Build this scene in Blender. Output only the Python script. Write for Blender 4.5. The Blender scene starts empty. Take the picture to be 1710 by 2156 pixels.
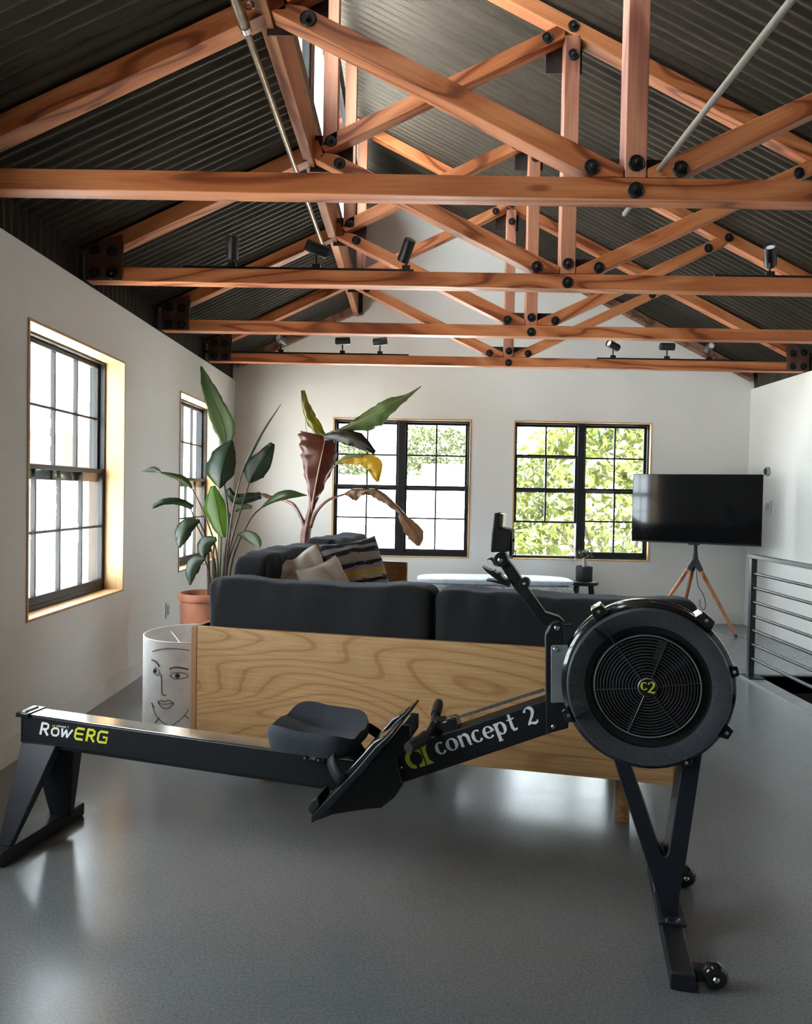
import bpy, math, random
from mathutils import Vector, Matrix, noise
random.seed(7)
PI = math.pi
R = math.radians
sc = bpy.context.scene
COL = sc.collection
I4 = Matrix.Identity(4)

# ------------------------------------------------------------------ camera
CAMH, FPX = 1.27, 1568.0
YAW, PITCH, ROLL = .0069, -.0231, .0185
cf = Vector((-math.sin(YAW) * math.cos(PITCH), math.cos(YAW) * math.cos(PITCH), math.sin(PITCH)))
cr0 = Vector((math.cos(YAW), math.sin(YAW), 0)); cu0 = cr0.cross(cf)
cr = cr0 * math.cos(ROLL) + cu0 * math.sin(ROLL); cu = -cr0 * math.sin(ROLL) + cu0 * math.cos(ROLL)
CAMP = Vector((0, 0, CAMH))
cam = bpy.data.cameras.new('camera'); cob = bpy.data.objects.new('camera', cam); COL.objects.link(cob)
cam.sensor_fit = 'HORIZONTAL'; cam.sensor_width = 36; cam.lens = 36 * FPX / 1710.0
cam.clip_start = .05; cam.clip_end = 400
cob.matrix_world = Matrix(((cr.x, cu.x, -cf.x, 0), (cr.y, cu.y, -cf.y, 0), (cr.z, cu.z, -cf.z, CAMH), (0, 0, 0, 1)))
sc.camera = cob

def ray(u, v):
    return cf + cr * ((u - 855) / FPX) - cu * ((v - 1078) / FPX)
def at(u, v, y):                       # the point at depth y that the photograph shows at u, v
    d = ray(u, v); return CAMP + d * (y / d.y)
def onz(u, v, z):
    d = ray(u, v); return CAMP + d * ((z - CAMH) / d.z)

# ------------------------------------------------------------------ materials
MAT = {}
def nodes(name):
    m = bpy.data.materials.new(name); m.use_nodes = True
    nt = m.node_tree; b = nt.nodes['Principled BSDF']; MAT[name] = m
    return m, nt, b
def N(nt, t, **kw):
    n = nt.nodes.new(t)
    for k, v in kw.items(): setattr(n, k, v)
    return n
def L(nt, a, b): nt.links.new(a, b)
def ramp(nt, fac, stops):
    r = N(nt, 'ShaderNodeValToRGB'); e = r.color_ramp.elements
    while len(e) < len(stops): e.new(.5)
    for i, (p, c) in enumerate(stops):
        e[i].position = p; e[i].color = (*c, 1)
    L(nt, fac, r.inputs['Fac']); return r.outputs['Color']
def coords(nt, scale, rnd=0.0, kind='Object'):
    tc = N(nt, 'ShaderNodeTexCoord'); mp = N(nt, 'ShaderNodeMapping'); mp.inputs['Scale'].default_value = scale
    L(nt, tc.outputs[kind], mp.inputs['Vector'])
    if rnd:
        oi = N(nt, 'ShaderNodeObjectInfo'); mu = N(nt, 'ShaderNodeMath', operation='MULTIPLY'); mu.inputs[1].default_value = rnd
        L(nt, oi.outputs['Random'], mu.inputs[0]); L(nt, mu.outputs[0], mp.inputs['Location'])
    return mp.outputs['Vector']
def noisetex(nt, vec, scale=5, detail=4, rough=.5, dist=0):
    n = N(nt, 'ShaderNodeTexNoise'); n.inputs['Scale'].default_value = scale; n.inputs['Detail'].default_value = detail
    n.inputs['Roughness'].default_value = rough; n.inputs['Distortion'].default_value = dist
    L(nt, vec, n.inputs['Vector']); return n.outputs['Fac']
def bump(nt, b, h, strength=.2, dist=.01):
    n = N(nt, 'ShaderNodeBump'); n.inputs['Strength'].default_value = strength; n.inputs['Distance'].default_value = dist
    L(nt, h, n.inputs['Height']); L(nt, n.outputs['Normal'], b.inputs['Normal'])
def mixc(nt, fac, a, b, mode='MIX'):
    m = N(nt, 'ShaderNodeMix', data_type='RGBA', blend_type=mode)
    if isinstance(fac, (int, float)): m.inputs[0].default_value = fac
    else: L(nt, fac, m.inputs[0])
    for s, v in ((m.inputs[6], a), (m.inputs[7], b)):
        if isinstance(v, tuple): s.default_value = (*v, 1)
        else: L(nt, v, s)
    return m.outputs[2]
def plain(name, col, rough=.5, metal=0, spec=.5, nscale=0, namt=.12, bmp=0, coat=0):
    m, nt, b = nodes(name)
    b.inputs['Roughness'].default_value = rough; b.inputs['Metallic'].default_value = metal
    b.inputs['Specular IOR Level'].default_value = spec; b.inputs['Coat Weight'].default_value = coat
    if nscale:
        f = noisetex(nt, coords(nt, (1, 1, 1), 3), nscale, 4)
        c = ramp(nt, f, [(.3, tuple(x * (1 - namt) for x in col)), (.7, tuple(min(1, x * (1 + namt)) for x in col))])
        L(nt, c, b.inputs['Base Color'])
        if bmp: bump(nt, b, f, bmp, .003)
    else: b.inputs['Base Color'].default_value = (*col, 1)
    return m
def wood(name, dark, mid, light, along=1.0, rough=.5, rings=9.0, grainbump=.15, dist=5.0, knots=True, ax=0):
    m, nt, b = nodes(name)
    s = [rings * 1.0] * 3; s[ax] = along
    v = coords(nt, tuple(s), 13)
    w = N(nt, 'ShaderNodeTexNoise'); w.inputs['Scale'].default_value = .55; w.inputs['Detail'].default_value = 2; w.inputs['Distortion'].default_value = .6
    L(nt, v, w.inputs['Vector'])
    mu = N(nt, 'ShaderNodeMath', operation='MULTIPLY'); mu.inputs[1].default_value = dist * 9; L(nt, w.outputs['Fac'], mu.inputs[0])
    sn = N(nt, 'ShaderNodeMath', operation='SINE'); L(nt, mu.outputs[0], sn.inputs[0])
    ma = N(nt, 'ShaderNodeMapRange'); ma.inputs[1].default_value = -1; ma.inputs[2].default_value = 1; L(nt, sn.outputs[0], ma.inputs[0])
    c = ramp(nt, ma.outputs[0], [(0, light), (.55, mid), (.86, mid), (1, dark)])
    s2 = [60.0] * 3; s2[ax] = 2.0
    f = noisetex(nt, coords(nt, tuple(s2), 7), 2.0, 3)
    c2 = ramp(nt, f, [(.3, (.80, .78, .76)), (.7, (1.12, 1.12, 1.12))])
    c = mixc(nt, .8, c, c2, 'MULTIPLY')
    big = noisetex(nt, coords(nt, (.8, .8, .8), 31), 1.3, 2)
    c3 = ramp(nt, big, [(.3, (.82, .76, .72)), (.7, (1.12, 1.14, 1.16))])
    c = mixc(nt, .9, c, c3, 'MULTIPLY')
    if knots:
        s3 = [7.0] * 3; s3[ax] = 2.2
        vo = N(nt, 'ShaderNodeTexVoronoi'); vo.inputs['Scale'].default_value = 1.0; L(nt, coords(nt, tuple(s3), 23), vo.inputs['Vector'])
        k = ramp(nt, vo.outputs['Distance'], [(.05, (.35, .25, .2)), (.13, (1, 1, 1))])
        c = mixc(nt, .75, c, k, 'MULTIPLY')
    L(nt, c, b.inputs['Base Color']); b.inputs['Roughness'].default_value = rough
    b.inputs['Specular IOR Level'].default_value = .35
    bump(nt, b, f, grainbump, .002)
    return m

m, nt, b = nodes('wall_paint')
f = noisetex(nt, coords(nt, (1, 1, 1)), 1.1, 3)
L(nt, ramp(nt, f, [(.3, (.725, .725, .685)), (.7, (.775, .775, .74))]), b.inputs['Base Color'])
b.inputs['Roughness'].default_value = .65
bump(nt, b, noisetex(nt, coords(nt, (1, 1, 1)), 60, 3), .12, .002)

m, nt, b = nodes('concrete')
v = coords(nt, (1, 1, 1))
f1 = noisetex(nt, v, 1.3, 5, .6, .4); f2 = noisetex(nt, v, 130, 2); f3 = noisetex(nt, v, 7, 5, .65)
c = ramp(nt, f1, [(.25, (.160, .172, .174)), (.75, (.188, .202, .204))])
c = mixc(nt, .5, c, ramp(nt, f2, [(.3, (.60, .60, .60)), (.7, (1.36, 1.36, 1.36))]), 'MULTIPLY')
c = mixc(nt, .25, c, ramp(nt, f3, [(.2, (.85, .85, .85)), (.8, (1.12, 1.12, 1.12))]), 'MULTIPLY')
L(nt, c, b.inputs['Base Color'])
L(nt, ramp(nt, f3, [(.25, (.19, .19, .19)), (.75, (.25, .25, .25))]), b.inputs['Roughness'])
b.inputs['Specular IOR Level'].default_value = .55
bump(nt, b, f2, .05, .0008)

m, nt, b = nodes('ceiling_metal')
f = noisetex(nt, coords(nt, (.6, 6, .6)), 2, 4)
L(nt, ramp(nt, f, [(.3, (.019, .0145, .011)), (.7, (.034, .027, .020))]), b.inputs['Base Color'])
b.inputs['Roughness'].default_value = .5; b.inputs['Metallic'].default_value = 0; b.inputs['Specular IOR Level'].default_value = .28; b.inputs['Specular Tint'].default_value = (1, .93, .78, 1)

wood('fir', (.17, .042, .012), (.39, .128, .044), (.50, .195, .078), along=.9, rough=.5, rings=6, dist=5.0)
wood('fir_purlin', (.25, .075, .025), (.42, .18, .08), (.50, .24, .11), along=.9, rough=.5, rings=6, dist=2.6, ax=1)
wood('fir_vertical', (.22, .08, .05), (.40, .175, .105), (.50, .25, .16), along=.9, rough=.55, rings=6, dist=2.0, ax=2, knots=False)
wood('fir_brown', (.13, .06, .035), (.24, .13, .08), (.31, .18, .11), along=.7, rough=.6, rings=6, dist=2.0, ax=1)
wood('pine_trim', (.40, .22, .085), (.55, .33, .15), (.62, .40, .20), along=.7, rough=.45, rings=5, dist=1.2, ax=2, knots=False)
wood('oak', (.50, .265, .105), (.63, .375, .165), (.66, .41, .19), along=.55, rough=.42, rings=3.0, dist=24, knots=False, grainbump=.1)
wood('oak_edge', (.30, .15, .07), (.42, .23, .11), (.50, .29, .15), along=.75, rough=.45, rings=8, dist=2, knots=False, ax=2)
wood('walnut', (.20, .06, .025), (.42, .15, .06), (.50, .20, .09), along=1, rough=.4, rings=14, dist=2, knots=False, ax=2)

plain('black_frame', (.012, .013, .014), .5, 0, .35, nscale=6)
plain('bolt_iron', (.028, .024, .022), .48, .6, nscale=30, namt=.4, bmp=.3)
plain('nickel', (.75, .75, .75), .25, 1)
plain('gusset_steel', (.035, .028, .026), .5, .4, nscale=8, namt=.3)
plain('heel_steel', (.085, .038, .024), .6, .1, nscale=9, namt=.4)
plain('track_black', (.012, .012, .012), .4)
plain('rower_black', (.009, .010, .012), .42, nscale=90, namt=.15, bmp=.08)
plain('rower_leg', (.014, .016, .024), .5, nscale=120, namt=.2, bmp=.1)
plain('fan_plastic', (.052, .057, .066), .42, nscale=120, namt=.25, bmp=.12)
plain('fan_dark', (.010, .010, .011), .42)
plain('gloss_black', (.015, .016, .018), .14, coat=.5)
plain('grill_black', (.045, .046, .05), .28)
plain('rubber', (.016, .016, .017), .6)
plain('seat_foam', (.040, .046, .058), .75, nscale=260, namt=.3, bmp=.4)
plain('steel', (.62, .62, .62), .16, 1, nscale=3, namt=.05)
plain('logo_white', (.92, .93, .95), .4)
plain('logo_lime', (.72, .76, .06), .4)
plain('terracotta', (.50, .20, .115), .7, nscale=9, namt=.25, bmp=.2)
plain('soil', (.05, .035, .025), .95, nscale=60, namt=.5, bmp=.6)
plain('drum_paper', (.76, .75, .73), .7, nscale=14, namt=.09)
plain('ink', (.05, .045, .05), .7)
plain('stem_dark', (.075, .055, .035), .5, nscale=20, namt=.4)
plain('stem_green', (.06, .08, .03), .5, nscale=20, namt=.4)
plain('stem_red', (.13, .05, .035), .45, nscale=14, namt=.5)
plain('pot_black', (.018, .019, .022), .5)
plain('cord_black', (.02, .02, .02), .5)
plain('plate_white', (.72, .72, .69), .4)
plain('plate_grey', (.42, .42, .40), .35)
plain('rail_steel', (.016, .018, .022), .42, 0, nscale=40, namt=.3, bmp=.1)
plain('curb_steel', (.22, .235, .24), .4, .2, nscale=10, namt=.2)
plain('well_dark', (.03, .028, .027), .8)
plain('pipe_steel', (.24, .19, .14), .32, .8, nscale=20, namt=.3)
plain('pipe_grey', (.17, .155, .13), .55, 0)
plain('tread_wood', (.34, .17, .09), .5, nscale=8)
plain('building_white', (.78, .79, .80), .7, nscale=2, namt=.05)
plain('roof_red', (.13, .022, .012), .7, nscale=3)
plain('roof_grey', (.12, .14, .15), .6)
plain('pane_teal', (.03, .06, .065), .25)
plain('bounce_ground', (.66, .65, .62), .9, nscale=1)  # pale concrete ground, lightened to bounce more daylight up under the beams
plain('roof_outside', (.78, .78, .76), .5)
plain('clear_green', (.35, .42, .20), .3)

m, nt, b = nodes('sofa_fabric')
f = noisetex(nt, coords(nt, (1, 1, 1), 3), 420, 2); g = noisetex(nt, coords(nt, (1, 1, 1), 3), 5, 4)
c = ramp(nt, f, [(.3, (.006, .0062, .007)), (.7, (.011, .0115, .013))])
L(nt, mixc(nt, .7, c, ramp(nt, g, [(.3, (.75, .75, .75)), (.7, (1.3, 1.3, 1.35))]), 'MULTIPLY'), b.inputs['Base Color'])
b.inputs['Roughness'].default_value = .85; b.inputs['Sheen Weight'].default_value = .09; b.inputs['Sheen Roughness'].default_value = .4
b.inputs['Sheen Tint'].default_value = (.55, .65, .8, 1); bump(nt, b, f, .35, .002)
def fabric(name, lo, hi):
    m, nt, b = nodes(name)
    f = noisetex(nt, coords(nt, (1, 1, 1), 3), 300, 2); g = noisetex(nt, coords(nt, (1, 1, 1), 5), 9, 3)
    c = ramp(nt, g, [(.3, lo), (.7, hi)])
    L(nt, c, b.inputs['Base Color']); b.inputs['Roughness'].default_value = .9; bump(nt, b, f, .4, .002)
fabric('cream_linen', (.58, .54, .46), (.72, .69, .61))
fabric('cream_velvet', (.50, .45, .38), (.66, .61, .53))
# striped weave: bands of its own colours across the cushion
m, nt, b = nodes('striped_weave')
tc = N(nt, 'ShaderNodeTexCoord'); sp = N(nt, 'ShaderNodeSeparateXYZ'); L(nt, tc.outputs['Object'], sp.inputs[0])
nz = noisetex(nt, coords(nt, (3, 3, 30)), 4, 2)
ad = N(nt, 'ShaderNodeMath', operation='MULTIPLY_ADD'); L(nt, nz, ad.inputs[0]); ad.inputs[1].default_value = .05; L(nt, sp.outputs['Z'], ad.inputs[2])
mr = N(nt, 'ShaderNodeMapRange'); mr.inputs[1].default_value = -.25; mr.inputs[2].default_value = .27; L(nt, ad.outputs[0], mr.inputs[0])
blk, gry, mus, rose, tan, navy = (.02, .02, .022), (.30, .28, .29), (.52, .36, .07), (.40, .27, .24), (.50, .40, .26), (.06, .07, .10)
seq = [blk, navy, blk, gry, tan, rose, blk, gry, blk, tan, mus, gry, blk, gry, rose, blk, gry, blk, gry, blk, navy]
cr_ = N(nt, 'ShaderNodeValToRGB'); cr_.color_ramp.interpolation = 'CONSTANT'
while len(cr_.color_ramp.elements) < len(seq): cr_.color_ramp.elements.new(.5)
for i, cc in enumerate(seq):
    cr_.color_ramp.elements[i].position = i / len(seq); cr_.color_ramp.elements[i].color = (*cc, 1)
L(nt, mr.outputs[0], cr_.inputs[0]); L(nt, cr_.outputs[0], b.inputs['Base Color']); b.inputs['Roughness'].default_value = .95
bump(nt, b, noisetex(nt, coords(nt, (1, 1, 1)), 160, 2), .8, .004)
# day-bed weave
m, nt, b = nodes('daybed_fabric')
g = noisetex(nt, coords(nt, (1, 1, 1)), 22, 5, .7)
L(nt, ramp(nt, g, [(.36, (.14, .155, .17)), (.46, (.36, .40, .43)), (.6, (.52, .56, .58))]), b.inputs['Base Color']); b.inputs['Roughness'].default_value = .9
plain('daybed_top', (.55, .62, .70), .85, nscale=18, namt=.12)
# television glass
plain('screen_glass', (.006, .006, .007), .07, coat=.3)
# window glass
m, nt, b = nodes('window_glass')
nt.nodes.remove(b); out = nt.nodes['Material Output']
tr = N(nt, 'ShaderNodeBsdfTransparent'); tr.inputs[0].default_value = (.97, .98, .98, 1); gl = N(nt, 'ShaderNodeBsdfGlossy'); gl.inputs['Roughness'].default_value = .02
lw = N(nt, 'ShaderNodeLayerWeight'); lw.inputs[0].default_value = .5; pw = N(nt, 'ShaderNodeMath', operation='POWER'); pw.inputs[1].default_value = 5; L(nt, lw.outputs['Facing'], pw.inputs[0])
fr = N(nt, 'ShaderNodeMath', operation='MULTIPLY_ADD'); L(nt, pw.outputs[0], fr.inputs[0]); fr.inputs[1].default_value = .8; fr.inputs[2].default_value = .04; mx = N(nt, 'ShaderNodeMixShader')
L(nt, fr.outputs[0], mx.inputs[0]); L(nt, tr.outputs[0], mx.inputs[1]); L(nt, gl.outputs[0], mx.inputs[2]); L(nt, mx.outputs[0], out.inputs['Surface'])
def leafmat(name, lo, hi, trans, tw=.45, rough=.35, scale=5, edge=None):
    m, nt, b = nodes(name); out = nt.nodes['Material Output']
    g = noisetex(nt, coords(nt, (1, 1, 1), 4), scale, 4)
    c = ramp(nt, g, [(.3, lo), (.7, hi)])
    L(nt, c, b.inputs['Base Color']); b.inputs['Roughness'].default_value = rough
    t = N(nt, 'ShaderNodeBsdfTranslucent'); t.inputs[0].default_value = (*trans, 1)
    mx = N(nt, 'ShaderNodeMixShader'); mx.inputs[0].default_value = tw
    L(nt, b.outputs[0], mx.inputs[1]); L(nt, t.outputs[0], mx.inputs[2]); L(nt, mx.outputs[0], out.inputs['Surface'])
leafmat('leaf_green', (.055, .085, .035), (.10, .14, .06), (.14, .26, .05), .3)
leafmat('leaf_dark', (.014, .030, .015), (.030, .055, .026), (.04, .09, .02), .2, .42)
leafmat('leaf_bright', (.07, .15, .02), (.12, .22, .035), (.26, .46, .04), .5)
leafmat('leaf_red', (.065, .016, .012), (.11, .042, .024), (.28, .06, .03), .3)
leafmat('leaf_olive', (.10, .09, .018), (.17, .15, .03), (.45, .42, .06), .45)
leafmat('leaf_brown', (.20, .13, .09), (.30, .21, .14), (.40, .25, .14), .4, .6)
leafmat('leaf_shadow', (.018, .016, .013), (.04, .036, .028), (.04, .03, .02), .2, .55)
leafmat('leaf_yellow', (.30, .26, .05), (.40, .32, .09), (.75, .55, .12), .5, .6)
leafmat('leaf_pale', (.10, .16, .07), (.17, .24, .11), (.28, .36, .14), .4)
leafmat('midrib_pale', (.38, .26, .18), (.48, .36, .26), (.4, .3, .2), .1)
leafmat('tree_leaf', (.035, .055, .010), (.12, .135, .03), (.13, .15, .025), .35, .35, 2.2)
leafmat('far_leaf', (.04, .055, .02), (.085, .10, .04), (.07, .08, .03), .3, .5, 1.2)
# painted wall outside: soft shapes in blue and cream
m, nt, b = nodes('painted_wall')
g = noisetex(nt, coords(nt, (.35, .35, .35)), 1.2, 1, .4, 1.5)
L(nt, ramp(nt, g, [(.35, (.10, .125, .13)), (.45, (.035, .075, .10)), (.5, (.12, .125, .11)), (.6, (.11, .085, .08)), (.66, (.13, .13, .10))]), b.inputs['Base Color'])

# ------------------------------------------------------------------ mesh builder
class MB:
    def __init__(s): s.v = []; s.f = []
    def add(s, vs, fs, M=None):
        o = len(s.v)
        s.v += [tuple(M @ Vector(p)) if M else tuple(p) for p in vs]
        s.f += [tuple(i + o for i in f) for f in fs]
        return s
    def box(s, x0, x1, y0, y1, z0, z1, M=None):
        vs = [(x, y, z) for x in (x0, x1) for y in (y0, y1) for z in (z0, z1)]
        return s.add(vs, [(0, 1, 3, 2), (4, 6, 7, 5), (0, 4, 5, 1), (2, 3, 7, 6), (0, 2, 6, 4), (1, 5, 7, 3)], M)
    def prism(s, poly, y0, y1, M=None):      # outline in x,z extruded along y
        n = len(poly); ar = sum(poly[i][0] * poly[(i + 1) % n][1] - poly[(i + 1) % n][0] * poly[i][1] for i in range(n))
        if ar < 0: poly = poly[::-1]
        vs = [(x, y0, z) for x, z in poly] + [(x, y1, z) for x, z in poly]
        fs = [tuple(range(n)), tuple(range(2 * n - 1, n - 1, -1))] + [(i, i + n, (i + 1) % n + n, (i + 1) % n) for i in range(n)]
        return s.add(vs, fs, M)
    def lathe(s, prof, M=None, seg=32, a0=0, a1=2 * PI, cap=True):   # (r, h) about local z
        full = abs(a1 - a0) > 6.28; k = seg if full else seg + 1
        vs = []; fs = []
        for j in range(k):
            a = a0 + (a1 - a0) * j / seg
            for r, h in prof: vs.append((r * math.cos(a), r * math.sin(a), h))
        n = len(prof)
        for j in range(seg):
            q = (j + 1) % k
            for i in range(n - 1): fs.append((j * n + i, q * n + i, q * n + i + 1, j * n + i + 1))
        if cap and full:
            if prof[0][0] > 1e-5: fs.append(tuple(j * n for j in range(seg - 1, -1, -1)))
            if prof[-1][0] > 1e-5: fs.append(tuple(j * n + n - 1 for j in range(seg)))
        return s.add(vs, fs, M)
    def cyl(s, p0, p1, r, r1=None, seg=16):
        p0, p1 = Vector(p0), Vector(p1); d = p1 - p0
        M = Matrix.Translation(p0) @ d.to_track_quat('Z', 'Y').to_matrix().to_4x4()
        return s.lathe([(r, 0), (r if r1 is None else r1, d.length)], M, seg)
    def tube(s, pts, r, seg=8, M=None, flat=1.0):
        pts = [Vector(p) for p in pts]; n = len(pts); vs = []; fs = []
        up = Vector((0, 0, 1)); prev = None
        for i, p in enumerate(pts):
            t = (pts[min(i + 1, n - 1)] - pts[max(i - 1, 0)]).normalized()
            if prev is None:
                a = t.orthogonal().normalized() if abs(t.dot(up)) > .95 else t.cross(up).normalized()
            else: a = (prev - t * prev.dot(t)).normalized()
            prev = a; b_ = t.cross(a); rr = r[i] if isinstance(r, (list, tuple)) else r
            for j in range(seg):
                an = 2 * PI * j / seg; vs.append(p + a * (rr * math.cos(an)) + b_ * (rr * flat * math.sin(an)))
        for i in range(n - 1):
            for j in range(seg):
                q = (j + 1) % seg; fs.append((i * seg + j, i * seg + q, (i + 1) * seg + q, (i + 1) * seg + j))
        fs.append(tuple(range(seg - 1, -1, -1))); fs.append(tuple((n - 1) * seg + j for j in range(seg)))
        return s.add(vs, fs, M)
    def torus(s, R0, r, M=None, seg=48, ms=6):
        vs = []; fs = []
        for i in range(seg):
            a = 2 * PI * i / seg
            for j in range(ms):
                b_ = 2 * PI * j / ms; q = R0 + r * math.cos(b_); vs.append((q * math.cos(a), q * math.sin(a), r * math.sin(b_)))
        for i in range(seg):
            for j in range(ms):
                fs.append((i * ms + j, ((i + 1) % seg) * ms + j, ((i + 1) % seg) * ms + (j + 1) % ms, i * ms + (j + 1) % ms))
        return s.add(vs, fs, M)
    def grid(s, fn, nu, nv, M=None):
        vs = [fn(i / nu, j / nv) for i in range(nu + 1) for j in range(nv + 1)]
        fs = [(i * (nv + 1) + j, (i + 1) * (nv + 1) + j, (i + 1) * (nv + 1) + j + 1, i * (nv + 1) + j + 1) for i in range(nu) for j in range(nv)]
        return s.add(vs, fs, M)
    def ball(s, c, r, seg=16, M=None, sc3=(1, 1, 1)):
        n = seg // 2; prof = [(max(0, r * math.sin(PI * i / n)), -r * math.cos(PI * i / n)) for i in range(n + 1)]
        T = (M or I4) @ Matrix.Translation(c) @ Matrix.Diagonal((*sc3, 1)); return s.lathe(prof, T, seg, cap=False)
    def ribbon(s, path, w, y0, y1, M=None):   # stroke of varying width in the x,z plane
        n = len(path); A = []; B = []
        for i in range(n):
            a = path[max(i - 1, 0)]; c = path[min(i + 1, n - 1)]
            dx, dz = c[0] - a[0], c[1] - a[1]; l = math.hypot(dx, dz) or 1; wi = (w[i] if isinstance(w, (list, tuple)) else w) / 2
            A.append((path[i][0] - dz / l * wi, path[i][1] + dx / l * wi)); B.append((path[i][0] + dz / l * wi, path[i][1] - dx / l * wi))
        vs = [(x, y0, z) for x, z in A] + [(x, y0, z) for x, z in B] + [(x, y1, z) for x, z in A] + [(x, y1, z) for x, z in B]
        fs = []
        for i in range(n - 1):
            fs += [(i, i + 1, n + i + 1, n + i), (2 * n + i, 3 * n + i, 3 * n + i + 1, 2 * n + i + 1), (i, 2 * n + i, 2 * n + i + 1, i + 1), (n + i, n + i + 1, 3 * n + i + 1, 3 * n + i)]
        fs += [(0, n, 3 * n, 2 * n), (n - 1, 3 * n - 1, 4 * n - 1, 2 * n - 1)]
        return s.add(vs, fs, M)

EM = {}
def mk(name, mb, mat, parent=None, M=None, bevel=0, sub=0, ang=38, bseg=2, **props):
    me = bpy.data.meshes.new(name); me.from_pydata(mb.v, [], mb.f); me.materials.append(MAT[mat]); me.update()
    me.shade_smooth(); me.set_sharp_from_angle(angle=R(ang))
    o = bpy.data.objects.new(name, me); COL.objects.link(o)
    W = M or I4
    if parent is not None:
        o.parent = parent; o.matrix_parent_inverse = EM[parent.name].inverted()
    o.matrix_basis = W; EM[o.name] = W.copy()
    if bevel:
        md = o.modifiers.new('bevel', 'BEVEL'); md.width = bevel; md.segments = bseg; md.limit_method = 'ANGLE'; md.angle_limit = R(40)
    if sub:
        md = o.modifiers.new('sub', 'SUBSURF'); md.levels = sub; md.render_levels = sub
    for k, v in props.items(): o[k] = v
    return o
def thing(name, label, cat, loc=(0, 0, 0), rz=0, group=None, kind=None):
    o = bpy.data.objects.new(name, None); COL.objects.link(o); o.empty_display_size = .1
    M = Matrix.Translation(loc) @ Matrix.Rotation(rz, 4, 'Z'); o.matrix_basis = M; EM[o.name] = M
    if kind: o['kind'] = kind
    else: o['label'] = label; o['category'] = cat
    if group: o['group'] = group
    return o
def tag(o, label, cat, group=None):
    o['label'] = label; o['category'] = cat
    if group: o['group'] = group
    return o
def struct(o): o['kind'] = 'structure'; return o
def copy_tree(o, parent=None):
    c = o.copy(); COL.objects.link(c); EM[c.name] = EM[o.name].copy()
    if parent is not None:
        inv = o.matrix_parent_inverse.copy(); c.parent = parent; c.matrix_parent_inverse = inv
    for ch in [x for x in list(COL.objects) if x.parent == o]: copy_tree(ch, c)
    return c
def box(name, x0, x1, y0, y1, z0, z1, mat, parent=None, M=None, bevel=0, **p):
    return mk(name, MB().box(x0, x1, y0, y1, z0, z1), mat, parent, M, bevel, **p)

# ------------------------------------------------------------------ room shell
XL, XR, YB, HT = -1.832, 3.451, 7.67, 2.412
YF = -3.6
PX, PZ = -.567, 3.099                                  # foot of the clerestory
def rz_bottom(x): return 3.783 - .4986 * (x - .828)    # underside of the right rafters
def lz_bottom(x): return PZ + .475 * (x - PX)          # underside of the left rafters
TT = .088

# floor with the stair opening
HX0, HX1, HY0, HY1 = 2.52, 3.40, .6, 5.40
fl = MB()
fl.box(XL - .2, HX0, YF, YB + .1, -.12, 0); fl.box(HX0, HX1, YF, HY0, -.12, 0); fl.box(HX0, HX1, HY1, YB + .1, -.12, 0); fl.box(HX1, XR + .2, YF, YB + .1, -.12, 0)
struct(mk('floor', fl, 'concrete'))
cb = MB(); cb.box(2.405, HX0, HY0, HY1 + .07, 0, .012); cb.box(HX0, HX1, HY1, HY1 + .07, 0, .012)
struct(mk('trim_1', cb, 'curb_steel'))
w = MB()
w.box(HX0 - .02, HX0, HY0, HY1, -2.9, -.0); w.box(HX1, HX1 + .02, HY0, HY1, -2.9, -.0); w.box(HX0, HX1, HY1, HY1 + .02, -2.9, -.0); w.box(HX0, HX1, HY0 - .02, HY0, -2.9, -.0); w.box(HX0, HX1, HY0, HY1, -2.95, -2.9)
struct(mk('wall_stairwell', w, 'well_dark'))
st = thing('staircase', 'dark stairs going down inside the floor opening behind the black railing', 'staircase', (2.96, 3, -2.9))
for i in range(9):
    box('tread', HX0 + .01, HX1 - .01, 1.1 + i * .28, 1.4 + i * .28, -.22 - i * .19, -.18 - i * .19, 'tread_wood', st)

def wall_with_holes(name, axis, a0, a1, z0, z1, t0, t1, holes):
    # axis 'x': wall lies along y between x=t0..t1 ; axis 'y': wall lies along x between y=t0..t1
    mb = MB()
    def bx(p0, p1, q0, q1):
        if p1 - p0 < 1e-4 or q1 - q0 < 1e-4: return
        if axis == 'x': mb.box(t0, t1, p0, p1, q0, q1)
        else: mb.box(p0, p1, t0, t1, q0, q1)
    cur = a0
    for (h0, h1, g0, g1) in sorted(holes):
        bx(cur, h0, z0, z1); bx(h0, h1, z0, g0); bx(h0, h1, g1, z1); cur = h1
    bx(cur, a1, z0, z1)
    return mb
WL = [(3.533, 4.727, .622, 2.078), (5.855, 7.05, .622, 2.055), (1.2, 2.4, .622, 2.078)]
struct(mk('wall_left', wall_with_holes('wall_left', 'x', YF, YB + .16, 0, HT, XL - .20, XL, WL), 'wall_paint'))
struct(mk('wall_right', MB().box(XR, XR + .2, YF, YB + .16, -.1, HT), 'wall_paint'))
WB = [(-.818, .602, .626, 2.050), (1.040, 2.455, .628, 2.052)]
wb = wall_with_holes('wall_back', 'y', XL, XR, 0, HT, YB, YB + .16, WB)
g = [(XL - .12, HT), (XR + .12, HT), (XR + .12, rz_bottom(XR) + .03), (-.66, rz_bottom(-.66) + .09), (-.66, lz_bottom(-.66) + .09), (XL - .12, lz_bottom(XL) + .03)]
wb.prism(g, YB, YB + .16)
struct(mk('wall_back', wb, 'wall_paint'))
WF = []
wf = wall_with_holes('wall_front', 'y', XL, XR, 0, HT, YF - .16, YF, WF); wf.prism(g, YF - .16, YF)
struct(mk('wall_front', wf, 'wall_paint'))
bl = MB().box(XL, XL + .014, YF, YB, 0, .115)
struct(mk('baseboard_left', bl, 'wall_paint', bevel=.002))
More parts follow.
